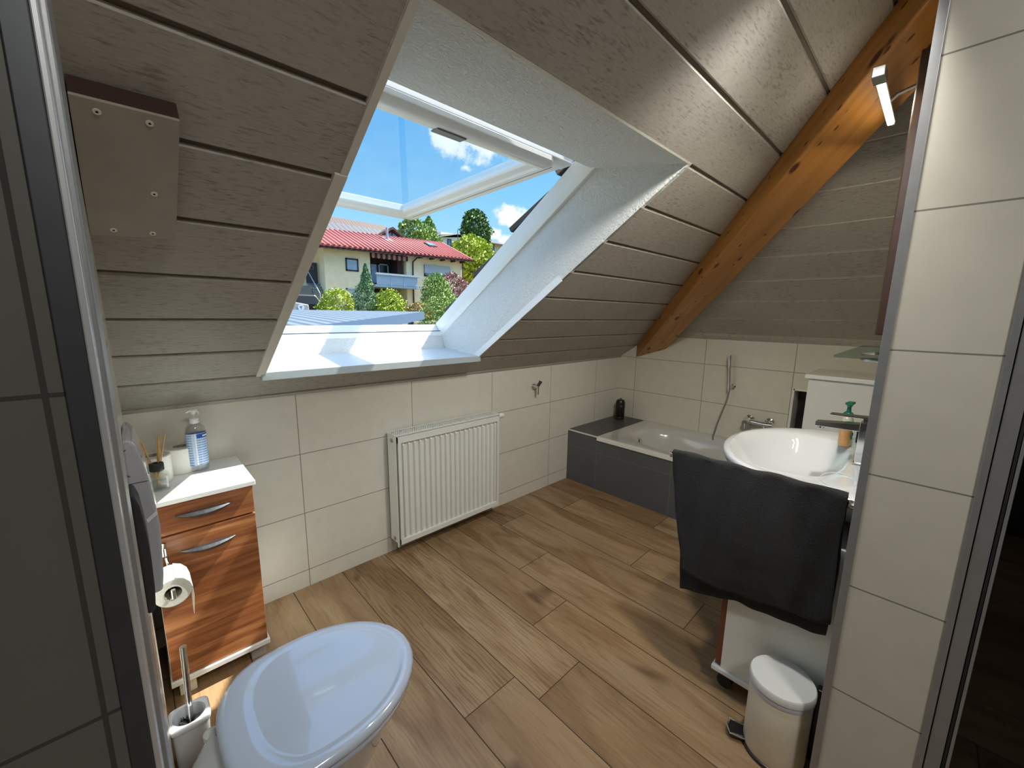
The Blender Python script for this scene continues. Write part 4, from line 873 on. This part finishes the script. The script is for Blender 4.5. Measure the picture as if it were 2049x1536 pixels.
for (dx, dz, r) in ((-.014, .045, .007), (.0, .052, .008), (.012, .046, .006), (.004, .034, .005)):
    w.disc(Vector(sc_) + Vector((dx - .012, -.0215 + abs(dx) * .05, dz)), (-.3, -1, 0), r, .001, 10)
w.build('label_motif', 'green_pump', sb)
bk = thing('black_cup', 'small black box shaped cup behind the soap bottle on the basin', 'cup', (1.62, -1.86, BZ))
w = MB(); w.box(1.585, 1.665, -1.895, -1.835, BZ + .002, BZ + .052); w.build('cup_body', 'black_plastic', bk, bevel=.004)
wh = thing('white_holder', 'white plastic holder on the wall right of the basin faucet', 'holder', (1.07, -1.935, .90))
w = MB().prism([(1.03, -1.935, .895), (1.03, -1.925, .895), (1.03, -1.908, .95), (1.03, -1.903, 1.03), (1.03, -1.910, 1.07), (1.03, -1.935, 1.085)], (.09, 0, 0)); w.build('holder_shell', 'white_plastic', wh, bevel=.004)
w = MB().box(1.05, 1.09, -1.935, -1.915, .880, .895); w.build('holder_clip', 'brushed', wh, bevel=.002)

# towel rail + towel
rl = thing('towel_rail', 'chrome swivel towel rail reaching out from the wall beside the basin', 'towel rail', (.86, -1.93, .87))
RA = Vector((.862, -1.905, .862)); RB = Vector((.858, -1.402, .862))
w = MB(); w.tube([RA, RB], .0075, 14); w.tube([RB, RB + Vector((0, .006, 0))], .010, 14); w.build('rail', 'chrome', rl, smooth=True)
w = MB(); w.disc((.862, -1.9345, .845), (0, 1, 0), .024, .008, 24); w.tube([(.862, -1.93, .845), (.862, -1.905, .850), RA], [.009, .009, .009], 14); w.build('wall_flange', 'chrome', rl, smooth=True)
def towel_sheet(side, ybot, zb0_, zb1_, amp, ph, off, bulge):
    """one hanging half of the towel: from over the rail down to a slanting hem"""
    rows, nc = 44, 60; grid = []
    for i in range(rows + 1):
        v = i / rows; row = []
        for j in range(nc + 1):
            u = j / nc; y = RB.y - .004 + (RA.y + .010 - RB.y) * u
            ztop = .8725; zbot = zb0_ + (zb1_ - zb0_) * u - (.016 * math.sin(u * PI) if side < 0 else -.012 * math.sin(u * PI)) + .003 * math.sin(u * 19)
            z = ztop + (zbot - ztop) * v; y -= .070 * v * (1 - u)
            fall = min(1, v * 3.0)
            x = RA.x + side * (.0115 + off * fall) + side * bulge * math.sin(PI * min(1, v * 1.0)) ** 1.0 * math.sin(PI * u) + amp * fall * math.sin(u * 9 + ph + v * 2.2) * (.4 + .6 * v) + .003 * math.sin(u * 31 + v * 7)
            y += .006 * math.sin(v * 5 + ph) * v + (ybot * v * (1 if u < .5 else -1) * abs(u - .5) * 2)
            row.append(Vector((x, y, z)))
        grid.append(row)
    return grid
tw = thing('hand_towel', 'dark charcoal terry towel hanging folded over the chrome rail', 'towel', (.862, -1.65, .5))
G1 = towel_sheet(-1, .004, .440, .490, .005, .4, .004, .020); G2 = towel_sheet(1, .004, .350, .425, .006, 2.0, .004, .004)
w = MB(); rows = list(reversed(G2)); arc = []
for k_ in range(1, 6):
    a = PI * k_ / 6; arc.append([Vector((RA.x + .0115 * math.cos(a), p_.y, .8725 + .0095 * math.sin(a) - .002 * math.cos(j * .4))) for j, p_ in enumerate(G1[0])])
full = rows + arc + G1; nn_ = len(full[0])
w.add([p_ for r in full for p_ in r], [(i * nn_ + j, i * nn_ + j + 1, (i + 1) * nn_ + j + 1, (i + 1) * nn_ + j) for i in range(len(full) - 1) for j in range(nn_ - 1)])
o = w.build('towel_cloth', 'towel_cloth', tw, smooth=True, angle=180)
md = o.modifiers.new('solid', 'SOLIDIFY'); md.thickness = .006; md.offset = 0
tx_ = bpy.data.textures.new('terry', 'CLOUDS'); tx_.noise_scale = .09
dm = o.modifiers.new('soft folds', 'DISPLACE'); dm.texture = tx_; dm.strength = .006; dm.mid_level = .5; dm.texture_coords = 'OBJECT' if False else 'LOCAL'
w = MB()
for G, z_ in ((G1, 40), (G2, 40)):
    r0, r1 = G[z_], G[z_ + 1]; sgn = -1 if G is G1 else 1
    ring_ = [[Vector((p_.x + sgn * .0045, p_.y, p_.z)) for p_ in r0], [Vector((p_.x + sgn * .0045, p_.y, p_.z)) for p_ in r1]]
    w.add([p_ for r in ring_ for p_ in r], [(j, j + 1, nn_ + j + 1, nn_ + j) for j in range(nn_ - 1)])
# ================================================================== pedal bin
pb = thing('pedal_bin', 'cream pedal bin with flat round lid beside the tiled partition', 'waste bin', (.816, -1.822, 0)); pc = (.816, -1.822, 0)
w = MB().lathe([(.081, .012), (.083, .016), (.083, .225), (.081, .238)], pc, 48); w.build('bin_body', 'bin_body', pb, smooth=True)
w = MB().lathe([(.084, .0005), (.086, .003), (.086, .012), (.083, .014)], pc, 48); w.build('base_ring', 'black_plastic', pb, smooth=True)
w = MB().lathe([(.084, .2405), (.087, .243), (.087, .262), (.084, .266), (.070, .2675), (.001, .2675)], pc, 48); w.build('lid', 'bin_lid', pb, smooth=True)
w = MB().lathe([(.0845, .226), (.0855, .232), (.0850, .240)], pc, 48, cap0=False, cap1=False); w.build('liner_edge', 'bag_film', pb, smooth=True)
w = MB(); d = Vector((-.35, .94, 0)).normalized(); q_ = Vector((d.y, -d.x, 0)); pcv = Vector(pc)
w.prism([pcv + d * .080 - q_ * .022 + Vector((0, 0, .008)), pcv + d * .120 - q_ * .026 + Vector((0, 0, .010)), pcv + d * .128 + Vector((0, 0, .010)), pcv + d * .120 + q_ * .026 + Vector((0, 0, .010)), pcv + d * .080 + q_ * .022 + Vector((0, 0, .008))], (0, 0, .016)); w.build('pedal', 'black_plastic', pb, bevel=.004)
w = MB().tube([pcv + d * .080 - q_ * .025 + Vector((0, 0, .022)), pcv + d * .123 - q_ * .027 + Vector((0, 0, .026)), pcv + d * .131 + Vector((0, 0, .027)), pcv + d * .123 + q_ * .027 + Vector((0, 0, .026)), pcv + d * .080 + q_ * .025 + Vector((0, 0, .022))], .0022, 8); w.build('pedal_rim', 'chrome', pb, smooth=True)
w = MB().box(.858, .888, -1.928, -1.902, .02, .255); w.build('hinge_cover', 'black_plastic', pb, bevel=.004)

# ================================================================== shower entrance at the right
sr = thing('shower_enclosure', 'aluminium framed shower door with dark glass at the right edge', 'shower door', (PX + .02, -2.5, 0))
w = MB().box(PX - .002, PX + .030, -2.1480, -2.1235, 0, 2.1); w.build('wall_profile', 'alu', sr, bevel=.0015)
w = MB().box(PX + .002, PX + .030, -2.1545, -2.1500, 0, 2.1); w.build('rubber_seal', 'rubber', sr)
w = MB().box(PX - .000, PX + .026, -2.1610, -2.1555, 0, 2.08); w.build('door_profile', 'alu', sr, bevel=.001)
w = MB().box(PX + .010, PX + .016, -2.95, -2.1615, .05, 2.05); w.build('door_glass', 'shower_glass', sr)
for z_ in (.01, 2.05): MB().box(PX - .002, PX + .028, -2.95, -2.1615, z_, z_ + .038).build('rail', 'alu_dark', sr)
w = MB().box(PX + .012, XE, -3.64, -2.125, 0, .03); struct(w.build('floor_shower', 'shower_tray'))
w = MB().box(PX, XE, -3.65, -3.64, .03, 2.58); w.box(XE - .02, XE, -3.64, -2.125, .03, 2.58); w.box(PX + .02, XE - .02, -2.136, -2.122, .03, 2.58); struct(w.build('wall_shower', 'shower_dark'))
w = MB().box(PX, PX + .03, -3.66, -2.95, 0, 2.6); w.box(PX, PX + .03, -2.95, -2.12, 2.10, 2.6); struct(w.build('wall_shower_front', 'tile_dark'))
dr = MB().lathe([(.055, .0), (.058, .004), (.050, .012), (.001, .014)], (1.44, -2.30, .031), 32, 1.2, .8); tag(dr.build('drain_cover', 'black_plastic', smooth=True), 'black oval drain cover on the dark shower floor', 'drain')

# ================================================================== OUTDOORS
g = MB(); prof = [(2.0, -5.5), (7, -3.0), (12, -.6), (17, .9), (26, 1.25), (30, 2.6), (34, 5.3), (40, 7.6), (48, 9.6), (60, 10.4), (90, 10.5)]
A = [Vector((-25, y, z)) for y, z in prof]; B_ = [Vector((90, y, z)) for y, z in prof]
g.add(A + B_, [(i, i + 1, len(prof) + i + 1, len(prof) + i) for i in range(len(prof) - 1)]); 
for i in range(len(g.f)): g.f[i] = tuple(reversed(g.f[i]))
struct(g.build('ground_hill', 'ground'))
# carport with metal roof just outside
cp = thing('carport_roof', 'low pitched ribbed metal carport roof just outside the skylight', 'roof', (2.5, 6, -3.9))
tipc = Vector((4.94, 7.0, 1.392)); fl_ = Vector((.962, 2.60, 1.211)); 
w = MB(); w.prism([tipc, Vector((-2.5, 7.0, 1.392)), Vector((-4.0, 2.6, 1.211)), fl_], (0, 0, -.03)); w.build('roof_sheet', 'carport_metal', cp)
w = MB(); dn = (fl_ - tipc).normalized(); nn2 = Vector((dn.y, -dn.x, 0)) ; w.prism([tipc + Vector((0, 0, .004)), fl_ + Vector((0, 0, .004)), fl_ + Vector((0, 0, -.185)), tipc + Vector((0, 0, -.185))], (.02, -.02, 0)); w.build('fascia', 'fascia_blue', cp)
for (x, y) in ((4.5, 6.85), (-1.5, 6.85)): MB().box(x - .05, x + .05, y - .05, y + .05, -5.2, 1.34).build('post', 'fascia_blue', cp)

# yellow house
H = thing('yellow_house', 'yellow plastered house with red tiled roof and balcony', 'house', (15, 28, 1.2))
HF = 26.0; z0 = 1.1; ze = 5.75
w = MB()
def wallp(x0, x1, y0, y1, za, zb_): w.box(x0, x1, y0, y1, za, zb_)
wallp(9.25, 12.35, HF, 33, z0, 5.50); wallp(15.15, 20.35, HF, 33, z0, 5.72); wallp(12.35, 15.15, HF + 1.5, 33, z0, 5.60)
w.prism([(20.35, HF, 5.6), (20.35, 33, 5.7), (20.35, 29.8, 7.6)], (-.2, 0, 0)); w.build('walls', 'wall_yellow', H)
w = MB().box(8.0, 9.25, HF + 1.2, 33, z0, 5.3); w.build('side_wing', 'wall_yellow', H)
w = MB(); rL, rR = 7.6, 21.05
ev0 = Vector((rL, 25.3, 5.42)); ev1 = Vector((20.9, 25.3, 5.72)); rg0 = Vector((rL, 29.8, 7.12)); rg1 = Vector((21.0, 29.8, 7.56))
w.prism([ev0, ev1, rg1, rg0], (0, 0, .10)); b0 = Vector((rL, 34.2, 5.3)); b1 = Vector((21.0, 34.2, 5.7)); w.prism([rg0, rg1, b1, b0], (0, 0, .10))
for k_ in range(1, 38):
    f_ = k_ / 38; w.tube([ev0.lerp(ev1, f_) + Vector((0, -.02, .10)), rg0.lerp(rg1, f_) + Vector((0, 0, .10))], .075, 6)
w.build('roof', 'red_roof', H)
w = MB(); w.prism([ev0 - Vector((0, 0, .14)), ev1 - Vector((0, 0, .14)), ev1, ev0], (0, .05, 0)); w.prism([ev0 - Vector((0, 0, .05)), ev1 - Vector((0, 0, .05)), ev1 + Vector((0, .9, .25)), ev0 + Vector((0, .9, .25))], (0, 0, .04)); w.build('eaves_board', 'dark_wood_out', H)
for x in (16.2, 17.2, 18.2, 19.2, 20.1):
    w = MB().box(x - .06, x + .06, 25.45, HF, 5.45, 5.62); w.build('rafter_end', 'dark_wood_out', H)
rm = (ev0 + ev1 + rg0 + rg1) / 4
w = MB(); 
def onroof(x, t_): 
    f = (x - rL) / (rR - rL); a = ev0.lerp(ev1, f); b = rg0.lerp(rg1, f); return a.lerp(b, t_) + Vector((0, 0, .11))
w.tube([onroof(15.1, .75), onroof(15.1, .75) + Vector((0, 0, .85))], .10, 12); w.build('flue_pipe', 'zinc', H, smooth=True)
w = MB(); w.prism([onroof(14.85, .62), onroof(15.35, .62), onroof(15.35, .86), onroof(14.85, .86)], (0, 0, .03)); w.build('flue_flashing', 'zinc', H)
sk = MB(); sk.prism([onroof(18.35, .52), onroof(19.05, .52), onroof(19.05, .74), onroof(18.35, .74)], (0, 0, .12)); f_ = sk.build('roof_window', 'window_frame_brown', H); 
w = MB(); w.prism([onroof(18.42, .55) + Vector((0, 0, .12)), onroof(18.98, .55) + Vector((0, 0, .12)), onroof(18.98, .71) + Vector((0, 0, .12)), onroof(18.42, .71) + Vector((0, 0, .12))], (0, 0, .02)); w.build('pane', 'pane', f_)
def window(x0, x1, z0_, z1_, yf, frame='window_frame_brown', pane='curtain', split=0, par=None, nm='window'):
    w = MB(); t_ = .09
    w.box(x0, x0 + t_, yf - .05, yf + .02, z0_, z1_); w.box(x1 - t_, x1, yf - .05, yf + .02, z0_, z1_); w.box(x0, x1, yf - .05, yf + .02, z0_, z0_ + t_); w.box(x0, x1, yf - .05, yf + .02, z1_ - t_, z1_)
    for k_ in range(1, split + 1): xx = x0 + (x1 - x0) * k_ / (split + 1); w.box(xx - .045, xx + .045, yf - .05, yf + .02, z0_, z1_)
    o = w.build(nm, frame, par or H); w = MB().box(x0 + .05, x1 - .05, yf - .02, yf + .01, z0_ + .05, z1_ - .05); w.build('pane', pane, o); return o
window(10.62, 11.49, 4.10, 4.94, HF); window(10.56, 11.40, 2.25, 2.96, HF, 'shutter_white', 'shutter_white')
wr = window(16.65, 19.07, 4.18, 5.03, HF, split=1, pane='pane'); w = MB().box(16.66, 19.06, HF - .10, HF - .03, 4.42, 5.03); w.build('roller_shutter', 'shutter_white', wr)
# balcony recess
w = MB().box(12.36, 15.14, HF + 1.46, HF + 1.5, 3.35, 5.60); w.box(14.55, 14.95, HF + .25, HF + 1.46, 3.35, 5.4); w.build('wood_cladding', 'dark_wood_out', H)
bd = window(12.40, 13.55, 3.45, 4.95, HF + 1.40, split=1, pane='curtain', nm='balcony_window'); bd2 = window(13.6, 14.4, 3.4, 4.95, HF + 1.40, 'balcony_rail', 'pane_dark', nm='balcony_door')
w = MB().box(12.30, 15.75, HF - 1.0, HF + 1.45, 3.12, 3.28); w.build('balcony_slab', 'balcony_metal', H)
w = MB(); w.box(12.30, 15.45, HF - 1.02, HF - .98, 3.28, 3.92); w.box(15.41, 15.45, HF - 1.0, HF, 3.28, 3.92)
for x in (13.35, 14.35): w.box(x - .02, x + .02, HF - 1.05, HF - .97, 3.2, 3.98)
w.build('balcony_panel', 'balcony_metal', H)
w = MB().box(12.25, 15.72, HF - 1.10, HF - .90, 3.93, 4.06); w.box(15.40, 15.72, HF - 1.0, HF, 3.93, 4.06); w.build('balcony_rail', 'balcony_rail', H)
w = MB(); n_ = 14
for k_ in range(n_):
    w.cur = k_ % 2; xa = 12.36 + 2.78 * k_ / n_; xb = 12.36 + 2.78 * (k_ + 1) / n_
    w.prism([(xa, HF - .30, 5.42), (xb, HF - .30, 5.42), (xb, HF - .30, 5.14), ((xa + xb) / 2, HF - .30, 5.08), (xa, HF - .30, 5.14)], (0, .03, 0)); w.prism([(xa, HF - .30, 5.42), (xb, HF - .30, 5.42), (xb, HF + .3, 5.55), (xa, HF + .3, 5.55)], (0, 0, .02))
w.build('awning', ['awning_pink', 'awning_brown'], H)
w = MB().box(12.36, 15.14, HF + 1.44, HF + 1.5, z0, 3.12); w.build('lower_cladding', 'dark_wood_out', H)
window(13.0, 14.3, 1.7, 2.92, HF + 1.38, split=1, pane='curtain'); 
w = MB().tube([(15.98, HF - .5, 5.60), (15.98, HF - .25, 5.50), (15.68, HF - .06, 5.15), (15.66, HF - .06, 4.6), (15.66, HF - .06, 1.3)], .05, 8); w.build('downpipe', 'window_frame_brown', H)
w = MB().tube([(20.30, HF - .06, 5.6), (20.30, HF - .06, 1.3)], .04, 8); w.build('downpipe', 'window_frame_brown', H)
w = MB().box(8.45, 9.16, HF + 1.1, HF + 1.2, 3.22, 4.55); w.build('front_door', 'door_dark', H)
w = MB(); a = [Vector((8.80 + .11 * math.cos(t_), HF + 1.07, 4.22 + .11 * math.sin(t_))) for t_ in [2 * PI * i / 20 for i in range(21)]]; w.tube(a, .025, 6); w.build('door_wreath', 'stone', H)
st_ = thing('outside_stairs', 'steel outside stairs leading up to the dark house door', 'stairs', (9.0, 26, 1.2))
for k_ in range(9):
    w = MB().box(8.55 + .02 * k_, 9.30 + .02 * k_, HF + .95 - .22 * k_, HF + 1.15 - .22 * k_, 3.14 - .18 * k_, 3.19 - .18 * k_); w.build('tread', 'steel_blue', st_)
w = MB(); w.prism([(9.30, HF + 1.15, 3.16), (9.48, HF - .85, 1.5), (9.48, HF - .85, 1.62), (9.30, HF + 1.15, 3.28)], (.05, 0, 0)); w.prism([(8.52, HF + 1.15, 3.16), (8.60, HF - .85, 1.5), (8.60, HF - .85, 1.62), (8.52, HF + 1.15, 3.28)], (.05, 0, 0)); w.build('stringer', 'steel_blue', st_)
w = MB().tube([(8.5, HF + 1.1, 4.1), (8.56, HF - .9, 2.5)], .025, 6); w.tube([(8.56, HF - .9, 2.5), (8.56, HF - .9, 1.5)], .025, 6); w.build('handrail', 'balcony_rail', st_)
gw = MB().box(6.6, 8.5, HF + .4, HF + 1.0, 1.1, 3.0); tag(gw.build('garden_wall', 'stone'), 'grey concrete garden wall left of the outside stairs', 'wall')
ub = thing('utility_box', 'grey tapered container with round blue emblem beyond the carport roof', 'box', (2.6, 9, -2))
w = MB().prism([(2.35, 9, .6), (2.92, 9, .6), (2.87, 9, 1.53), (2.35, 9, 1.62)], (0, .5, 0)); w.build('box_body', 'utility_grey', ub, bevel=.02)
w = MB().prism([(2.35, 9.02, -2.1), (2.8, 9.02, -2.1), (2.8, 9.02, .6), (2.35, 9.02, .6)], (0, .45, 0)); w.build('box_base', 'utility_grey', ub)
w = MB().disc((2.685, 8.998, 1.46), (0, -1, 0), .075, .004, 24); eb = w.build('emblem', 'emblem_white', ub)
w = MB().prism([(2.645, 8.993, 1.485), (2.725, 8.993, 1.485), (2.695, 8.993, 1.455), (2.690, 8.993, 1.41), (2.680, 8.993, 1.41), (2.675, 8.993, 1.455)], (0, .003, 0)); w.build('emblem_mark', 'emblem_blue', eb)
vh = thing('parked_vehicle', 'dark vehicle half hidden under the bushes left of the stairs', 'vehicle', (7.0, 21, 1.0))
w = MB(); w.loft([[Vector((x, y, 1.2)) for x, y in ((5.2, 21), (7.3, 21), (7.3, 22.6), (5.2, 22.6))], [Vector((x, y, 1.75)) for x, y in ((5.2, 21), (7.35, 21), (7.35, 22.6), (5.2, 22.6))], [Vector((x, y, 2.25)) for x, y in ((5.4, 21.15), (7.0, 21.15), (7.0, 22.45), (5.4, 22.45))]]); w.build('vehicle_body', 'vehicle_dark', vh, bevel=.08)
for x in (5.6, 6.9): MB().tube([(x, 20.96, 1.22), (x, 21.2, 1.22)], .3, 18).build('wheel', 'rubber', vh)

# houses behind
def gable_house(name, label, x0, x1, y0, y1, zb_, ze_, zr, wallm, roofm, gable_front=False, over=.6):
    h = thing(name, label, 'house', ((x0 + x1) / 2, y0, zb_)); w = MB().box(x0, x1, y0, y1, zb_, ze_); ym = (y0 + y1) / 2; xm = (x0 + x1) / 2
    if gable_front:
        w.prism([(x0, y0, ze_), (x1, y0, ze_), (xm, y0, zr)], (0, y1 - y0, 0)); w.build('walls', wallm, h)
        w = MB(); k_ = (zr - ze_) / (xm - x0)
        w.prism([(x0 - over, y0 - over, ze_ - over * k_), (xm, y0 - over, zr + .02), (xm, y0 - over, zr + .25), (x0 - over, y0 - over, ze_ - over * k_ + .2)], (0, y1 - y0 + over, 0)); w.prism([(x1 + over, y0 - over, ze_ - over * k_), (xm, y0 - over, zr + .02), (xm, y0 - over, zr + .25), (x1 + over, y0 - over, ze_ - over * k_ + .2)], (0, y1 - y0 + over, 0)); w.build('roof', roofm, h)
    else:
        w.prism([(x0, y0, ze_), (x0, y1, ze_), (x0, ym, zr)], (x1 - x0, 0, 0)); w.build('walls', wallm, h)
        w = MB(); k_ = (zr - ze_) / (ym - y0)
        w.prism([(x0 - over, y0 - over, ze_ - over * k_), (x0 - over, ym, zr + .05), (x0 - over, ym, zr + .25), (x0 - over, y0 - over, ze_ - over * k_ + .2)], (x1 - x0 + 2 * over, 0, 0)); w.prism([(x0 - over, y1 + over, ze_ - over * k_), (x0 - over, ym, zr + .05), (x0 - over, ym, zr + .25), (x0 - over, y1 + over, ze_ - over * k_ + .2)], (x1 - x0 + 2 * over, 0, 0)); w.build('roof', roofm, h)
    return h
# brown gable with glazed triangle just over the red roof
h3 = gable_house('gable_house', 'house gable with dark timber and triangular glazing above the red roof', 17.9, 20.6, 36, 44, 5.0, 8.55, 9.30, 'dark_wood_out', 'brown_roof', True, .35)
for (pts) in ([(18.3, 8.56), (18.75, 8.56), (18.75, 8.82)], [(18.85, 8.56), (19.2, 8.56), (19.2, 9.05), (18.85, 8.86)], [(19.35, 8.56), (19.75, 8.56), (19.75, 8.80), (19.35, 9.02)], [(19.85, 8.56), (20.2, 8.56), (19.85, 8.74)]):
    w = MB().prism([(x, 35.96, z) for x, z in pts], (0, .03, 0)); w.build('gable_pane', 'pane', h3)
h4 = gable_house('long_roof_house', 'long brown roofed house seen highest behind the red roof', 8, 25.5, 46, 56, 6, 9.6, 12.6, 'wall_pale', 'brown_roof', False, .6)
def h4roof(x, f): return Vector((x, 45.4 + 5.6 * f, 9.24 + (12.65 - 9.24) * f + .22))
for (x, f) in ((18.6, .42), (23.0, .40), (24.2, .38)):
    w = MB().prism([h4roof(x - .35, f), h4roof(x + .35, f), h4roof(x + .35, f + .16), h4roof(x - .35, f + .16)], (0, 0, .12)); w.build('roof_window', 'pane', h4)
w = MB().box(18.0, 18.7, 50.6, 51.2, 12.3, 13.6); w.build('chimney', 'steel_blue', h4)
h5 = gable_house('grey_roof_house', 'low grey roofed house between the red roof and the brown roof', 9.5, 18.6, 33.5, 41, 5.0, 7.2, 9.15, 'wall_pale', 'grey_roof', False, .4)
h2 = gable_house('hill_house', 'cream house with brown roof on the hill behind the columnar tree', 32.0, 44.5, 47, 55, 7.5, 12.0, 13.1, 'wall_cream', 'brown_roof', False, .9)
w = MB(); w.box(31.0, 35.8, 45, 50, 7.5, 12.0); w.prism([(31.0, 45, 11.6), (35.8, 45, 12.55), (35.8, 45, 11.9), (31.0, 45, 11.3)], (0, 5, 0)); w.build('front_wing', 'wall_pale', h2)
w = MB(); w.prism([(30.6, 44.6, 11.25), (35.9, 44.6, 12.55), (35.9, 44.6, 12.68), (30.6, 44.6, 11.38)], (0, 5.5, 0)); w.build('wing_eaves', 'wall_cream', h2)
window(40.6, 42.0, 10.9, 12.0, 46.95, 'window_frame_brown', 'pane', 0, h2); window(38.6, 40.2, 10.9, 12.0, 46.95, 'window_frame_brown', 'shutter_white', 0, h2); window(32.0, 32.6, 10.2, 11.2, 44.95, 'window_frame_brown', 'pane', 0, h2)
w = MB().tube([(33.0, 44.0, 9), (33.0, 44.0, 12.4)], .05, 6); tag(w.build('lamp_post', 'grille_grey'), 'thin grey pole standing before the hill house', 'pole')

# trees and bushes: crowns of many small leaves round a trunk
def crown(mb, c, rx, ry, rz, n, size, shape='egg', seed=0, fill=.35):
    R_ = random.Random(seed); c = Vector(c)
    lob = [(R_.uniform(0, 2 * PI), R_.uniform(-.7, .9), R_.uniform(.15, .42)) for _ in range(14)]
    ph = [R_.uniform(0, 6.28) for _ in range(6)]
    for i in range(n):
        a = R_.uniform(0, 2 * PI); h = R_.uniform(-1, 1)
        if shape == 'cone': rr = max(0.02, (1 - (h + 1) / 2)) ** .75 * (1 + .10 * math.sin(h * 19 + ph[0]))
        elif shape == 'column': rr = (1 - abs(h) ** 3.5) ** .5
        else: rr = math.sqrt(max(0, 1 - h * h))
        bump = 1 + sum(s_ * max(0, math.cos(a - la)) ** 8 * max(0, 1 - abs(h - lh) * 2.6) for la, lh, s_ in lob)
        bump += .10 * math.sin(a * 5 + ph[1] + h * 4) + .08 * math.sin(a * 11 + ph[2] - h * 9) + .06 * math.sin(h * 15 + ph[3] + a * 3)
        k_ = (1 - fill * R_.random() ** 2) * bump * R_.choice((1, 1, 1, 1, 1.12))
        up = .16 * max(0, math.sin(a * 4 + ph[4])) * max(0, h) if shape == 'egg' else 0
        p_ = c + Vector((rx * rr * k_ * math.cos(a), ry * rr * k_ * math.sin(a), rz * (h * (1 + .06 * R_.random()) + up)))
        d = Vector((R_.gauss(0, 1), R_.gauss(0, 1), R_.gauss(0, 1) + .5)).normalized(); u_ = d.orthogonal().normalized() * size * R_.uniform(.6, 1.3); v_ = d.cross(u_).normalized() * size * R_.uniform(.35, .7)
        mb.add([p_ - u_, p_ - v_, p_ + u_, p_ + v_], [(0, 1, 2, 3)])
def tree(name, label, cat, base, crowns, mat, trunk_r, trunk_h, group=None, size=.12):
    t = thing(name, label, cat, base, group); w = MB()
    for k_, (c, rx, ry, rz, n, shp) in enumerate(crowns): crown(w, Vector(base) + Vector(c), rx, ry, rz, n, size, shp, seed=hash(name + str(k_)) % 999 if False else k_ * 17 + len(label))
    w.build('foliage', mat, t)
    w = MB().tube([Vector(base) + Vector((0, 0, -.5)), Vector(base) + Vector((0, 0, trunk_h))], [trunk_r, trunk_r * .6], 8); w.build('trunk', 'bark', t); return t
tree('columnar_tree', 'tall dark columnar tree rising in front of the hill house', 'tree', (31.3, 38, 6.9), [((0, 0, 3.4), 1.45, 1.3, 3.2, 5200, 'column')], 'leaf_dark', .18, 2.5, size=.20)
tree('round_tree', 'round lime green tree right of the yellow house', 'tree', (25.2, 31, 3.2), [((0, 0, 3.4), 2.1, 1.9, 2.05, 5200, 'egg'), ((.8, 0, 1.6), 1.5, 1.5, 1.7, 2400, 'egg')], 'leaf_lime', .15, 2.5, size=.19)
tree('background_tree', 'pale green tree seen under the sash corner', 'tree', (23.3, 39, 7.1), [((0, 0, 2.2), 1.6, 1.3, 2.1, 2600, 'egg')], 'leaf_mid', .15, 2.2, size=.20)
tree('background_tree', 'yellow green pointed tree left of the columnar tree', 'tree', (26.65, 41, 7.95), [((0, 0, 2.0), 1.8, 1.4, 2.45, 3400, 'cone'), ((-.3, 0, 1.7), 1.35, 1.2, 1.7, 1800, 'egg')], 'leaf_pale', .15, 2.2, size=.18)
tree('conifer', 'bluish green young conifer in front of the yellow house', 'conifer', (8.85, 19, 1.0), [((0, 0, 1.35), .66, .6, 1.45, 5600, 'cone')], 'leaf_conifer', .06, 1.2, size=.055)
tree('lime_bush', 'yellow green bush left of the conifer', 'bush', (7.35, 19, .9), [((0, 0, .75), .72, .6, .75, 3000, 'egg'), ((-.55, 0, .55), .42, .4, .5, 900, 'egg')], 'leaf_lime', .04, .5, size=.06)
tree('lime_bush', 'yellow green bush right of the conifer', 'bush', (9.95, 18.6, .9), [((0, 0, .72), .80, .6, .85, 3200, 'egg'), ((-.45, 0, .95), .4, .4, .7, 900, 'cone')], 'leaf_lime', .04, .5, size=.06)
tree('green_bush', 'tall green shrub right of the balcony downpipe', 'bush', (13.6, 19.6, 1.0), [((0, 0, 1.2), .95, .8, 1.35, 4200, 'egg'), ((.1, 0, 1.9), .5, .5, .8, 1100, 'cone'), ((.75, 0, .7), .7, .6, .9, 1600, 'egg')], 'leaf_mid', .05, .8, size=.07)
tree('pink_bush', 'pinkish red leaved shrub under the roller shutter', 'bush', (16.7, 22.4, 1.35), [((0, 0, 1.6), 1.15, .8, 1.1, 3400, 'egg'), ((.9, 0, 1.6), .6, .5, .8, 900, 'egg')], 'leaf_pink', .05, .8, size=.07)
tree('low_bush', 'low reddish yellow hedge plant in front of the tall green shrub', 'bush', (11.7, 18.4, .9), [((0, 0, .5), .85, .5, .48, 2200, 'egg')], 'leaf_red', .03, .3, size=.055)
tree('low_bush', 'dense dark green bush behind the carport tip', 'bush', (11.2, 16, .35), [((.3, 0, .8), 1.0, .7, 1.0, 3000, 'egg'), ((1.3, 0, .3), .8, .6, .8, 1600, 'egg')], 'leaf_mid', .04, .4, size=.06)
tree('slope_bush', 'small mid green bush on the slope by the window frame', 'bush', (9.6, 11.5, -1.0), [((0, 0, .5), 1.0, .8, .75, 2600, 'egg')], 'leaf_pale', .04, .4, size=.05)
sn = MB()
for (x, y, z, r) in ((10.4, 13.6, 0.9, .28), (10.8, 13.2, .75, .2), (10.1, 13.0, .55, .16)):
    R_ = random.Random(int(x * 10)); sn.lathe([(r * .5, 0), (r, r * .4), (r * .9, r * 1.1), (r * .4, r * 1.5)], (x, y, z), 9, 1, .8)
for i, (x, y, z, lab) in enumerate(((11.2, 13.6, .55, 'pale boulder on the garden slope'),)):
    tag(sn.build('boulder', 'shutter_white'), lab, 'stone')
